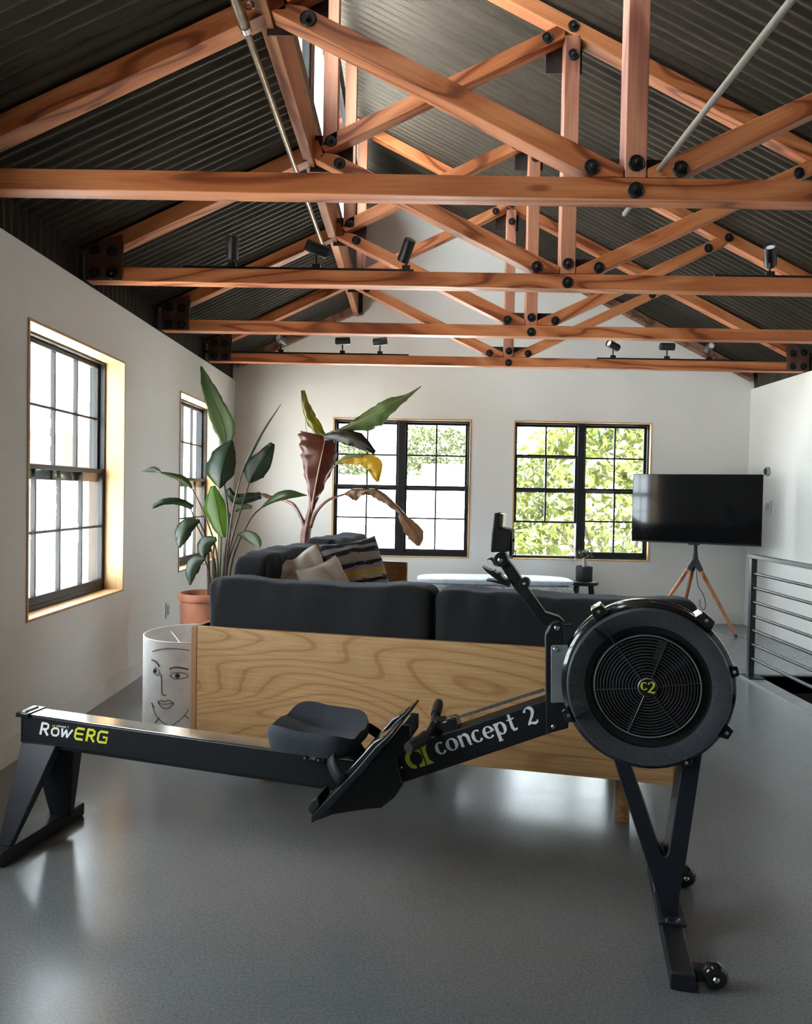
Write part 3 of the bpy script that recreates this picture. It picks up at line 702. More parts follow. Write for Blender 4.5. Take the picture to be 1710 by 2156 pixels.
hub = rmk('hub_badge', MB().lathe([(.028, .066), (.028, .074), (.025, .077), (0, .077)], MF, 40), 'curb_steel')
rmk('hub_face', MB().lathe([(.0255, .0772), (.0255, .0778), (0, .0778)], MF, 40), 'fan_dark', hub)
# damper louvres on the left flank of the shroud, and the raised cover joint
dm = MB()
for i in range(7):
    a0, a1 = 142 + i * 9.2, 142 + i * 9.2 + 4.6
    vs = []
    for a in (a0, a1):
        for (r_, h) in ((.185, .0705), (.222, .0838), (.222, .081), (.185, .068)): vs.append((math.cos(R(a)) * r_, math.sin(R(a)) * r_, h))
    dm.add(vs, [(0, 1, 5, 4), (1, 2, 6, 5), (2, 3, 7, 6), (3, 0, 4, 7), (0, 3, 2, 1), (4, 5, 6, 7)], MF)
rmk('damper_louvre', dm, 'fan_plastic', bevel=.0008)
jn = MB()
for a in (133, 207):
    M = MF @ Matrix.Rotation(R(a), 4, 'Z'); jn.box(.180, .226, -.003, .003, .070, .0855, M)
rmk('cover_joint', jn, 'fan_dark')
def tab(a, w_, h0, h1, r0, r1, mat='gloss_black'):
    M = MF @ Matrix.Rotation(R(a), 4, 'Z')
    vs = [(r0, -w_, h0), (r1, -w_ * .7, h0), (r1, w_ * .7, h0), (r0, w_, h0), (r0, -w_, h1), (r1, -w_ * .7, h1), (r1, w_ * .7, h1), (r0, w_, h1)]
    return rmk('housing_lug', MB().add(vs, [(3, 2, 1, 0), (4, 5, 6, 7), (0, 1, 5, 4), (1, 2, 6, 5), (2, 3, 7, 6), (3, 0, 4, 7)], M), mat, bevel=.003)
for (a, w_, r1) in ((124, .024, .268), (52, .030, .268), (14, .018, .255), (-28, .022, .262), (205, .026, .258), (-62, .02, .254)):
    t_ = tab(a, w_, -.02, .06, .235, r1)
    c_, s_ = math.cos(R(a)) * (r1 - .014), math.sin(R(a)) * (r1 - .014)
    rmk('screw', MB().lathe([(.0055, .060), (.0055, .063), (0, .064)], MF @ Matrix.Translation((c_, s_, 0)), 12), 'nickel', t_)

# front leg (one forked plate), cross foot, casters
v_out = [(1284, 1575), (1378, 1869), (1397, 1940), (1427, 1942), (1431, 1886), (1444, 1820), (1481, 1575), (1440, 1580), (1436, 1612), (1420, 1720), (1407, 1798), (1402, 1804), (1397, 1804), (1391, 1797), (1363, 1712), (1328, 1612), (1322, 1580)]
rmk('front_leg', MB().prism(rp(v_out, -.050), -.050, .050), 'rower_leg', bevel=.004)
lb = rbox('leg_flange', -.032, .044, -.085, .085, .046, .056, 'rower_leg', bevel=.002)
for (x_, y_) in ((-.006, -.068), (.022, -.068)):
    rmk('bolt', MB().lathe([(.006, 0), (.006, .003), (0, .005)], Matrix.Translation((x_, y_, .056)), 14), 'nickel', lb)
ff = rbox('front_foot', -.026, .034, -.300, .300, .004, .047, 'rower_black', bevel=.004)
for s_ in (-1, 1):
    rbox('foot_cap', -.027, .035, min(s_ * .296, s_ * .306), max(s_ * .296, s_ * .306), .002, .048, 'rower_leg', ff, bevel=.004)
    cs = rmk('caster_bracket', MB().prism([(.034, .008), (.034, .045), (.085, .045), (.092, .030), (.070, .014)], s_ * .255 - .016, s_ * .255 + .016), 'gloss_black', bevel=.002)
    M = Matrix.Translation((.088, s_ * .262 - .012, .034)) @ Matrix.Rotation(PI / 2, 4, 'X')
    rmk('caster_wheel', MB().lathe([(.012, -.026), (.026, -.026), (.032, -.018), (.033, -.008), (.032, .002), (.026, .010), (.012, .012), (.012, .008)], M, 32), 'gloss_black')
    rmk('axle_bolt', MB().lathe([(.009, .008), (.009, .016), (.006, .019), (0, .019)], M, 6), 'nickel')

# seat on its carriage
SX = -1.10; SZ = .452
def seat(u, v):
    a = u * 2 - 1; b_ = v * 2 - 1
    sx = .140; sy = .150
    # rounded-corner plan
    k = 4.5; m_ = (abs(a) ** k + abs(b_) ** k) ** (1 / k); q = max(abs(a), abs(b_)) or 1
    if m_ > 0: a, b_ = a * q / m_, b_ * q / m_
    h = .048 + .052 * max(0, a) ** 1.6 * 0 
    # two hollows across the seat and a high rear lip on the far side of the travel
    lip = .045 * max(0, abs(b_) - .35) ** 2 * 1.6 + .020 * max(0, -a - .2) + .012 * max(0, a - .4)
    dip = -.028 * math.exp(-((b_ - .42) ** 2) / .07 - a * a / .9) - .028 * math.exp(-((b_ + .42) ** 2) / .07 - a * a / .5)
    return (a * sx, b_ * sy, h + lip + dip)
st_ = MB().grid(seat, 32, 32)
n = 33; rim = [i * n for i in range(n)] + [32 * n + j for j in range(1, n)] + [i * n + 32 for i in range(31, -1, -1)] + [j for j in range(31, 0, -1)]
base = len(st_.v)
for lv, (kk, zz) in enumerate(((1.03, -.012), (1.04, -.030), (.97, None))):
    for r_ in rim:
        x_, y_, z_ = st_.v[r_]; st_.v.append((x_ * kk, y_ * kk, (z_ + zz) if zz is not None else .004))
pr = rim
for lv in range(3):
    cu_ = [base + lv * len(rim) + i for i in range(len(rim))]
    for i in range(len(rim)): st_.f.append((pr[i], pr[(i + 1) % len(rim)], cu_[(i + 1) % len(rim)], cu_[i]))
    pr = cu_
st_.f.append(tuple(pr))
MS = MR @ Matrix.Translation((SX, 0, SZ)) @ Matrix.Rotation(R(3), 4, 'Y')
seat_o = mk('seat', st_, 'seat_foam', ro, MS, ang=70)
cg = MB(); cg.box(-.07, .07, -.05, .05, -.004, .006); cg.box(-.035, .035, -.048, -.043, -.045, 0); cg.box(-.035, .035, .043, .048, -.045, 0); cg.box(.055, .11, -.09, .07, .0, .012)
mk('carriage', cg, 'plate_grey', ro, MS, bevel=.001)
for (x_, y_) in ((-.025, -.05), (.02, -.05), (-.025, .05), (.02, .05)):
    M = Matrix.Translation((x_, y_, -.038)) @ Matrix.Rotation(PI / 2, 4, 'X'); mk('roller', MB().lathe([(.011, -.006), (.011, .006)], M, 16), 'track_black', ro, MS)
    if y_ < 0: mk('bolt', MB().lathe([(.005, .006), (.004, .010), (0, .010)], M, 10), 'nickel', ro, MS)

# foot stretcher: side plates, two foot boards with heel cups and straps
sidep = [(845, 1645), (849, 1652), (830, 1680), (803, 1702), (768, 1705), (700, 1716), (672, 1727), (655, 1725), (664, 1710), (720, 1655), (800, 1585), (845, 1528), (862, 1530), (862, 1560), (835, 1600)]
rmk('footrest_frame', MB().prism(rp(sidep, -.075), -.075, -.045), 'rower_black', bevel=.004)
rmk('footrest_frame', MB().prism(rp(sidep, -.075), .045, .075), 'rower_black', bevel=.004)
A = onplane(MR, 655, 1727, -.16); B_ = onplane(MR, 838, 1540, -.16)
fa = math.atan2(B_[1] - A[1], B_[0] - A[0]); fl_ = math.hypot(B_[0] - A[0], B_[1] - A[1])
def footboard(y0, y1):
    M = MR @ Matrix.Translation((A[0], 0, A[1])) @ Matrix.Rotation(-fa, 4, 'Y')
    b_ = mk('footboard', MB().prism([(0, -.006), (.02, .010), (fl_ * .55, .010), (fl_ * .8, .016), (fl_, .012), (fl_, .004), (fl_ * .6, -.010), (.03, -.014)], y0, y1), 'rower_black', ro, M, bevel=.003)
    mk('heel_cup', MB().prism([(.02, .010), (.02, .030), (.045, .040), (.075, .036), (.06, .012)], y0 + .004, y1 - .004), 'rubber', b_, M, bevel=.003)
    mk('toe_piece', MB().prism([(.13, .010), (.15, .024), (fl_ - .08, .030), (fl_ - .03, .016), (fl_ - .05, .010)], y0 + .012, y1 - .012), 'gloss_black', b_, M, bevel=.004)
    ym = (y0 + y1) / 2; lp = []
    for i in range(15):
        a = PI * i / 14; lp.append((.19 - .02 * math.cos(a), ym - (y1 - y0) * .52 * math.cos(a), .012 + .085 * math.sin(a)))
    sb = MB(); vs = []
    for p in lp: vs += [(p[0] - .017, p[1], p[2]), (p[0] + .017, p[1], p[2] + .004)]
    sb.add(vs, [(2 * i, 2 * i + 1, 2 * i + 3, 2 * i + 2) for i in range(14)])
    so = mk('foot_strap', sb, 'rubber', b_, M); md = so.modifiers.new('s', 'SOLIDIFY'); md.thickness = .003
footboard(-.175, -.065); footboard(.065, .175)

# handle, chain
hg_ = onplane(MR, 940, 1522, 0)
hy = onplane(MR, 860, 1574, -.17)[0]
def hpt(u, v, y): x, z = onplane(MR, u, v, y); return Vector((x, y, z))
g1 = [hpt(860, 1574, -.20), hpt(885, 1560, -.13), hpt(905, 1540, -.05), hpt(912, 1524, 0)]
g2 = [hpt(924, 1480, .20), hpt(920, 1496, .13), hpt(915, 1512, .05), hpt(912, 1524, 0)]
h_ = rmk('handle', MB().tube(g1 + g2[::-1][1:], .011, 12), 'rower_black')
rmk('grip', MB().tube([g1[0], g1[0].lerp(g1[1], .5), g1[1], g1[1].lerp(g1[2], .55)], [.015, .018, .018, .016], 14), 'rubber', h_)
rmk('grip', MB().tube([g2[0], g2[0].lerp(g2[1], .5), g2[1], g2[1].lerp(g2[2], .55)], [.015, .018, .018, .016], 14), 'rubber', h_)
hb = MB().prism(rp([(898, 1540), (910, 1512), (934, 1510), (962, 1526), (968, 1532), (930, 1545), (905, 1552)], 0), -.02, .02)
rmk('handle_block', hb, 'black_frame', h_, bevel=.004)
for (u, v) in ((918, 1520), (915, 1526), (932, 1521)): rbolt(u, v, -.022, .003, parent=h_)
cg = MB().prism(rp([(935, 1516), (948, 1511), (962, 1510), (968, 1526), (972, 1534), (935, 1545)], -.01), -.03, .03)
rmk('handle_cradle', cg, 'gloss_black', bevel=.004)
for (u, v) in ((946, 1512), (958, 1509), (962, 1511)): rbolt(u, v, -.032, .003)
ca, cz_ = hpt(962, 1511, 0), hpt(1146, 1452, 0); ch = MB(); nl = 26
for i in range(nl):
    p = ca.lerp(cz_, (i + .5) / nl); d = (cz_ - ca).normalized(); M = Matrix.Translation(p) @ d.to_track_quat('X', 'Z').to_matrix().to_4x4()
    ch.box(-.0062, .0062, -.004, -.002, -.004, .004, M) if i % 2 else ch.box(-.0062, .0062, -.0062, -.0045, -.004, .004, M)
    ch.box(-.0062, .0062, .002, .004, -.004, .004, M) if i % 2 else ch.box(-.0062, .0062, .0045, .0062, -.004, .004, M)
    ch.box(-.002, .002, -.006, .006, -.002, .002, M)
rmk('chain', ch, 'nickel')

# lettering: strokes of varying width, heavy on the verticals
def arc(cx, cz, rx, rz_, a0, a1, n=18): return [(cx + rx * math.cos(R(a0 + (a1 - a0) * i / n)), cz + rz_ * math.sin(R(a0 + (a1 - a0) * i / n))) for i in range(n + 1)]
def fatw(a0, a1, thick, thin, n=18): return [thin + (thick - thin) * abs(math.cos(R(a0 + (a1 - a0) * i / n))) ** 1.5 for i in range(n + 1)]
GL = {}
GL['c'] = (.62, [(arc(.33, .36, .235, .31, 50, 325), fatw(50, 325, .19, .06))])
GL['o'] = (.72, [(arc(.35, .36, .25, .31, 0, 360, 32), [.05 + .16 * abs(math.cos(R(11.25 * i))) ** 1.5 for i in range(33)])])
GL['n'] = (.76, [([(.15, .03), (.15, .69)], .18), ([(.04, .64), (.2, .66)], .07), (arc(.40, .44, .19, .22, 165, 0, 12) + [(.59, .2), (.60, .05), (.70, .04)], [.05, .05, .06, .07, .09, .11, .14, .16, .17, .18, .18, .18, .18, .17, .12, .05])])
GL['e'] = (.64, [(arc(.34, .36, .24, .31, 0, 320), fatw(0, 320, .18, .055)), ([(.14, .36), (.57, .37)], .065)])
GL['p'] = (.76, [([(.16, -.28), (.16, .69)], .18), ([(.04, .64), (.2, .66)], .07), ([(.04, -.26), (.30, -.26)], .06), (arc(.40, .36, .21, .31, 140, -140), fatw(140, -140, .19, .06))])
GL['t'] = (.52, [([(.24, .92), (.22, .2), (.27, .07), (.42, .06), (.48, .12)], [.14, .17, .17, .10, .05]), ([(.04, .64), (.46, .66)], .07)])
GL['2'] = (.74, [(arc(.36, .72, .22, .22, 175, -20, 12) + [(.46, .45), (.20, .16), (.12, .07)], [.13, .12, .09, .06, .06, .08, .12, .16, .18, .19, .19, .18, .17, .14, .09, .06]), ([(.10, .07), (.30, .13), (.50, .05), (.64, .10), (.68, .20)], [.06, .12, .15, .11, .05])])
GL['R'] = (.86, [([(.12, 0), (.26, .84)], .17), ([(.22, .84), (.62, .84), (.76, .76), (.74, .56), (.60, .44), (.18, .42)], .16), ([(.44, .42), (.72, 0)], .17)])
GL['O'] = (.84, [([(.30, .08), (.16, .20), (.18, .46), (.34, .60), (.62, .60), (.72, .48), (.70, .22), (.54, .08), (.30, .08), (.22, .12)], .15)])
GL['W'] = (1.02, [([(.14, .66), (.16, .04)], .15), ([(.14, .06), (.50, .60)], .14), ([(.50, .60), (.54, .05)], .14), ([(.52, .06), (.98, .66)], .14)])
GL['E'] = (.92, [([(.90, .82), (.36, .82), (.22, .70), (.14, .20), (.22, .06), (.78, .06)], .16), ([(.24, .44), (.80, .44)], .14)])
GL['G'] = (.98, [([(.94, .82), (.36, .82), (.22, .70), (.14, .20), (.22, .07), (.78, .07), (.86, .44), (.54, .44)], .16)])
def letters(name, text, x, z, size, ang, y, mat, parent, gap=.0, squash=1.0, scale_per=1.0):
    mb = MB(); pen = 0; s_ = size
    for chh in text:
        if chh == ' ': pen += .42 * s_; continue
        adv, strokes = GL[chh]
        for i, (pts, w_) in enumerate(strokes):
            ww = [q * s_ for q in w_] if isinstance(w_, list) else w_ * s_
            P = [(pen + px_ * s_ * squash, pz_ * s_) for px_, pz_ in pts]
            mb.ribbon(P, ww, -.0006 - .0001 * i, .0004)
        pen += (adv * squash + gap) * s_; s_ *= scale_per
    M = MR @ Matrix.Translation((x, y, z)) @ Matrix.Rotation(-ang, 4, 'Y')
    return mk(name, mb, mat, parent, M), pen
mb_ = [o_ for o_ in COL.objects if o_.name.startswith('main_beam')][0]; mrail = [o_ for o_ in COL.objects if o_.name.startswith('monorail')][0]
p0 = onplane(MR, 922, 1592, -.0368); p1 = onplane(MR, 1138, 1521, -.0368); ta = math.atan2(p1[1] - p0[1], p1[0] - p0[0]); tl = math.hypot(p1[0] - p0[0], p1[1] - p0[1])
unit = (.62 + .72 + .76 + .62 + .64 + .76 + .52 + .42 + .74) + .02 * 8
letters('lettering', 'concept 2', p0[0], p0[1], tl / unit, ta, -.0368, 'logo_white', mb_, gap=.02)
# lime mark left of the words: a disc cut out of a bar, then a waisted bar
MK = MR @ Matrix.Translation((*[onplane(MR, 859, 1618, -.0368)[0], -.0368, onplane(MR, 859, 1618, -.0368)[1]],)) @ Matrix.Rotation(-ta, 4, 'Y')
q_ = tl / unit * 1.06
lm = MB()
lm.prism(arc(.47, .36, .44, .50, 90, 270, 24) + arc(.62, .36, .34, .36, 250, 110, 20), -.0006, .0004, MK @ Matrix.Diagonal((q_, 1, q_, 1)))
lm.prism([(.47, .86), (.98, .86), (.98, -.14), (.62, -.14)] + arc(.62, .36, .34, .36, -80, 80, 16) + [(.60, .80)], -.0007, .0004, MK @ Matrix.Diagonal((q_, 1, q_, 1)))
lm.prism([(1.06, .86), (1.40, .86), (1.26, .62), (1.26, .1), (1.46, -.14), (1.06, -.14)], -.0006, .0004, MK @ Matrix.Diagonal((q_, 1, q_, 1)))
mk('emblem', lm, 'logo_lime', mb_)
r0 = onplane(MR, 82, 1546, -.0368); r1_ = onplane(MR, 228, 1567, -.0368); ra_ = math.atan2(r1_[1] - r0[1], r1_[0] - r0[0]); rl = math.hypot(r1_[0] - r0[0], r1_[1] - r0[1])
uw_ = .86 + .84 + 1.02 + .92 + .86 + .98 + .02 * 5; sz_ = rl / uw_
_, pen = letters('lettering', 'ROW', r0[0], r0[1], sz_, ra_, -.0368, 'logo_white', mrail, gap=.02)
letters('lettering', 'ERG', r0[0] + pen * math.cos(ra_), r0[1] + pen * math.sin(ra_), sz_, ra_, -.0368, 'logo_lime', mrail, gap=.02)
s0 = onplane(MR, 119, 1530, -.0368); letters('lettering', 'concept 2', s0[0], s0[1], .0082, ra_, -.0368, 'logo_white', mrail, gap=.03)
s0 = onplane(MR, 110, 1530, -.0368)
sm = MB(); MK = MR @ Matrix.Translation((s0[0], -.0368, s0[1])) @ Matrix.Rotation(-ra_, 4, 'Y') @ Matrix.Diagonal((.0085, 1, .0085, 1))
sm.prism(arc(.4, .4, .4, .5, 90, 270, 12) + arc(.62, .4, .34, .4, 250, 110, 10), -.0005, .0004, MK); sm.prism([(.9, .9), (1.25, .9), (1.15, .6), (1.15, .2), (1.25, -.1), (.9, -.1)], -.0005, .0004, MK)
mk('emblem', sm, 'logo_lime', mrail)
MH = MR @ Matrix.Translation((FX - .0205, -.0779, FZ - .011))
hbm = MB()
for chh, ox, oz in (('c', 0, .10), ('2', .52, -.12)):
    for i, (pts, w_) in enumerate(GL[chh][1]):
        s_ = .034; ww = [q * s_ for q in w_] if isinstance(w_, list) else w_ * s_
        hbm.ribbon([((px_ + ox) * s_, (pz_ + oz) * s_ * 1.0) for px_, pz_ in pts], ww, -.0006 - .0001 * i, .0002)
mk('lettering', hbm, 'logo_lime', hub, MH)

# ------------------------------------------------------------------ soft shapes
def rbox_soft(sx, sy, sz, n=5.0, k=22, seed=0, wr=.006, sag=0.0, pinch=0.0, wf=6.0):
    # a stuffed cushion of half sizes sx, sy, sz
    mb = MB(); idx = {}; vs = []; fs = []
    def vid(p):
        key = tuple(round(q, 5) for q in p)
        if key not in idx:
            m_ = sum(abs(q) ** n for q in p) ** (1 / n); q = Vector(p) / m_
            a, b_, c = q
            if pinch:
                e = (abs(a) ** 4) * (abs(c) ** 4); a *= 1 + pinch * e; c *= 1 + pinch * e
            P = Vector((a * sx, b_ * sy, c * sz))
            P.z -= sag * (1 - a * a) * max(0, c) * sz
            P.z += wr * .35 * math.sin(a * 9 + seed) * max(0, c)
            nn = noise.noise_vector(P * wf + Vector((seed * 3.1, 0, 0)))
            n2 = noise.noise(Vector((P.x * 22 + seed, P.y * 6, P.z * 5)))
            P += nn * wr * 1.3; P.y += n2 * wr * (.5 + abs(c)); P.z += n2 * wr * .5 * max(0, c)
            idx[key] = len(vs); vs.append(tuple(P))
        return idx[key]
    for ax in range(3):
        for sg in (-1, 1):
            for i in range(k):
                for j in range(k):
                    q = []
                    for (di, dj) in ((0, 0), (1, 0), (1, 1), (0, 1)):
                        a = 2 * (i + di) / k - 1; b_ = 2 * (j + dj) / k - 1
                        a, b_ = math.sin(a * PI / 2) * .5 + a * .5, math.sin(b_ * PI / 2) * .5 + b_ * .5
                        p = [0, 0, 0]; p[ax] = sg; p[(ax + 1) % 3] = a; p[(ax + 2) % 3] = b_; q.append(vid(tuple(p)))
                    fs.append(tuple(q if sg > 0 else q[::-1]))
    return mb.add(vs, fs)
def pillow(w_, h_, t_, seed=0, k=26, chop=0.0):
    mb = MB()
    for sg in (-1, 1):
        def fn(u, v):
            a, c = 2 * u - 1, 2 * v - 1
            th = ((1 - a ** 4) * (1 - c ** 4)) ** .55
            ew = 1 - .10 * (1 - c * c) * abs(a) ** 3; eh = 1 - .10 * (1 - a * a) * abs(c) ** 3
            z = c * h_ / 2 * eh - chop * max(0, c) * math.exp(-a * a * 6) * h_
            w2 = noise.noise(Vector((a * 3 + seed, c * 3, sg * 2.0 + seed))) * .10 * t_
            return (a * w_ / 2 * ew, sg * (t_ / 2 * th * (1 + .15 * math.sin(a * 7 + seed)) + w2 * th), z)
        o = len(mb.v); mb.grid(fn, k, k)
        if sg > 0: mb.f = [f if i < (k * k if sg > 0 else 0) and False else f for i, f in enumerate(mb.f)]
    # flip the near sheet so that both face outwards
    n_ = k * k; mb.f = [f if i < n_ else f[::-1] for i, f in enumerate(mb.f)]
    return mb

# ------------------------------------------------------------------ sofa
SO = Vector((-.934, 3.178, 0))
MSF = Matrix(((math.cos(RA), math.sin(RA), 0, SO.x), (-math.sin(RA), math.cos(RA), 0, SO.y), (0, 0, 1, 0), (0, 0, 0, 1)))
so = thing('sectional_sofa', 'L shaped sofa with pale oak panels and dark charcoal cushions behind the rowing machine', 'sofa', SO, -RA)
def smk(name, mb, mat, M=None, bevel=0, **k): return mk(name, mb, mat, so, MSF @ (M or I4), bevel, **k)
def plank3(name, x0, x1, y0, y1, z0, z1, mat, bevel=.002, **k):
    M = Matrix.Translation(((x0 + x1) / 2, (y0 + y1) / 2, (z0 + z1) / 2)); a, b_, c = (x1 - x0) / 2, (y1 - y0) / 2, (z1 - z0) / 2
    return smk(name, MB().box(-a, a, -b_, b_, -c, c), mat, M, bevel, **k)
plank3('back_panel', .0275, 1.975, 0, .026, .205, .690, 'oak')
plank3('side_panel', 0, .027, -.002, 2.20, .205, .690, 'oak_edge', label='side panel with darker end grain')
plank3('side_panel', 1.976, 2.000, 0, .95, .205, .690, 'oak_edge')
plank3('arm_panel', .028, .46, 2.17, 2.20, .205, .800, 'oak')
plank3('platform', .028, 1.975, .027, .95, .345, .385, 'oak')
plank3('platform', .028, .95, .951, 2.169, .345, .385, 'oak')
for (x_, y_) in ((.278, .145), (1.803, .130), (1.80, .85), (.30, 2.05), (.86, 2.05), (.86, 1.02)):
    smk('leg', MB().lathe([(.0, 0), (.026, 0), (.029, .004), (.029, .346)], Matrix.Translation((x_, y_, 0)), 24, cap=False), 'oak')
for i, (x0, x1, y0, y1) in enumerate(((.03, .95, .30, .95), (.96, 1.96, .30, .95), (.30, .95, .96, 1.56), (.30, .95, 1.57, 2.16))):
    smk('seat_cushion', rbox_soft((x1 - x0) / 2, (y1 - y0) / 2, .085, 6, 14, i), 'sofa_fabric', Matrix.Translation(((x0 + x1) / 2, (y0 + y1) / 2, .465)))
def bc(cx, cy, cz, sx, sy, sz, seed, rot=0, lean=0, sag=.06, pinch=.06):
    M = Matrix.Translation((cx, cy, cz)) @ Matrix.Rotation(rot, 4, 'Z') @ Matrix.Rotation(lean, 4, 'X')
    smk('back_cushion', rbox_soft(sx, sy, sz, 8, 44, seed, .007, sag, pinch, 5), 'sofa_fabric', M, ang=80)
bc(.540, .155, .705, .497, .115, .198, 1.3, sag=.10)
bc(1.555, .155, .697, .505, .115, .198, 4.4, sag=.08)
bc(.125, .73, .735, .47, .085, .235, 7.7, rot=PI / 2, lean=.05, sag=-.08)
bc(.125, 1.60, .760, .42, .090, .245, 9.1, rot=PI / 2, lean=.08, sag=.02)

def put_pillow(u, v, y, w_, h_, t_, yaw, lean, mat, label, seed, chop=0, roll=0, name='throw_pillow'):
    c = at(u, v, y); M = Matrix.Translation(c) @ Matrix.Rotation(R(yaw), 4, 'Z') @ Matrix.Rotation(R(-lean), 4, 'X') @ Matrix.Rotation(R(roll), 4, 'Y')
    o = mk(name, pillow(w_, h_, t_, seed, chop=chop), mat, None, M, ang=70); tag(o, label, 'pillow', 'throw pillows in the sofa corner'); return o
put_pillow(752, 1206, 4.10, .39, .39, .14, 38, 22, 'striped_weave', 'woven pillow with black, grey and mustard stripes on the sofa', 3.3, roll=-6)
put_pillow(634, 1228, 3.68, .33, .34, .13, 34, 20, 'cream_linen', 'cream pillow with a pointed dented top, leftmost of the pale ones', 1.2, chop=.08, roll=-14)
put_pillow(694, 1248, 3.66, .33, .33, .12, 56, 24, 'cream_velvet', 'cream velvety pillow leaning just left of the striped one', 5.1, roll=-10)
put_pillow(628, 1250, 3.585, .30, .20, .11, 10, 40, 'cream_linen', 'low cream pillow lying lengthwise in front of the other pale pillows', 8.4, roll=-6)

# ------------------------------------------------------------------ drum lamp with a drawn face
LC = Vector((-1.13, 3.95)); LR = .272; LZ0, LZ1 = .03, .512
la = thing('floor_lamp', 'low white paper drum lamp drawn with a black line face, left of the sofa', 'lamp', (LC.x, LC.y, 0))
ML_ = Matrix.Translation((LC.x, LC.y, 0))
mk('lamp_shade', MB().lathe([(LR, LZ0), (LR, LZ1), (LR - .004, LZ1), (LR - .004, LZ0), (LR, LZ0)], ML_, 72, cap=False), 'drum_paper', la)
rg = MB().torus(LR - .003, .004, ML_ @ Matrix.Translation((0, 0, LZ1)), 72, 8).torus(LR - .003, .004, ML_ @ Matrix.Translation((0, 0, LZ0)), 72, 8)
mk('rim', rg, 'drum_paper', la)
mk('base', MB().lathe([(0, 0), (.11, 0), (.11, .02), (.015, .03), (.010, .34), (.02, .36), (0, .36)], ML_, 28, cap=False), 'plate_white', la)
mk('bulb', MB().ball((LC.x, LC.y, .40), .04), 'plate_white', la)
sp2 = MB()
for a in (20, 140, 260): sp2.cyl((LC.x, LC.y, .34), (LC.x + (LR - .004) * math.cos(R(a)), LC.y + (LR - .004) * math.sin(R(a)), LZ1 - .01), .002, seg=6)
mk('spider_fitting', sp2, 'nickel', la)
def oncyl(u, v, far=False):
    d = ray(u, v); ox, oy = -LC.x, -LC.y; a = d.x * d.x + d.y * d.y; b_ = 2 * (ox * d.x + oy * d.y); c = ox * ox + oy * oy - (LR + .0015) ** 2
    D = b_ * b_ - 4 * a * c
    if D < 0: D = 0
    return CAMP + d * ((-b_ - math.sqrt(D)) / (2 * a))
def cr_pts(P, n=6):
    out = []
    for i in range(len(P) - 1):
        p0, p1, p2, p3 = P[max(i - 1, 0)], P[i], P[i + 1], P[min(i + 2, len(P) - 1)]
        for j in range(n):
            t = j / n; out.append(tuple(.5 * ((2 * p1[q]) + (-p0[q] + p2[q]) * t + (2 * p0[q] - 5 * p1[q] + 4 * p2[q] - p3[q]) * t * t + (-p0[q] + 3 * p1[q] - 3 * p2[q] + p3[q]) * t ** 3) for q in range(len(p0))))
    out.append(tuple(P[-1])); return out
strokes = [([(110, 742), (135, 755), (155, 782)], 3.2), ([(213, 794), (255, 786), (322, 798)], 3.4), ([(118, 806), (130, 788), (148, 800), (154, 818), (140, 832), (120, 818), (118, 806)], 1.3),
           ([(213, 836), (245, 818), (290, 820), (322, 838), (280, 852), (240, 852), (213, 836)], 1.5), ([(163, 826), (166, 880), (167, 936), (178, 948), (193, 945)], 1.8),
           ([(144, 986), (166, 978), (184, 986), (204, 977), (236, 995)], 1.8), ([(144, 986), (170, 1000), (236, 995)], 1.3), ([(146, 992), (172, 1020), (205, 1022), (236, 997)], 1.8),
           ([(112, 1010), (132, 1060), (160, 1095), (200, 1122)], 1.5), ([(322, 1030), (300, 1066), (262, 1100), (225, 1124)], 1.5), ([(152, 1078), (126, 1108)], 1.5), ([(302, 1066), (326, 1086)], 1.5),
           ([(108, 992), (124, 1020)], 2.0), ([(112, 694), (150, 682), (215, 676), (300, 684), (330, 690)], 1.4)]
for a in range(6): strokes.append(([(222 + a * 16, 822 - (a % 3) * 2), (219 + a * 18, 812)], 1.0))
ik = MB()
for pts, w_ in strokes:
    P = [oncyl(280 + a / 2.758, 1120 + b_ / 2.758) for a, b_ in cr_pts(pts, 5)]
    ik.tube(P, .0011 * w_, 6)
for (a, b_, r_) in ((131, 807, .010), (258, 836, .0125)):
    c = oncyl(280 + a / 2.758, 1120 + b_ / 2.758); ik.ball(c, r_, 12, None, (1, .35, 1))
mk('drawn_face', ik, 'ink', la)

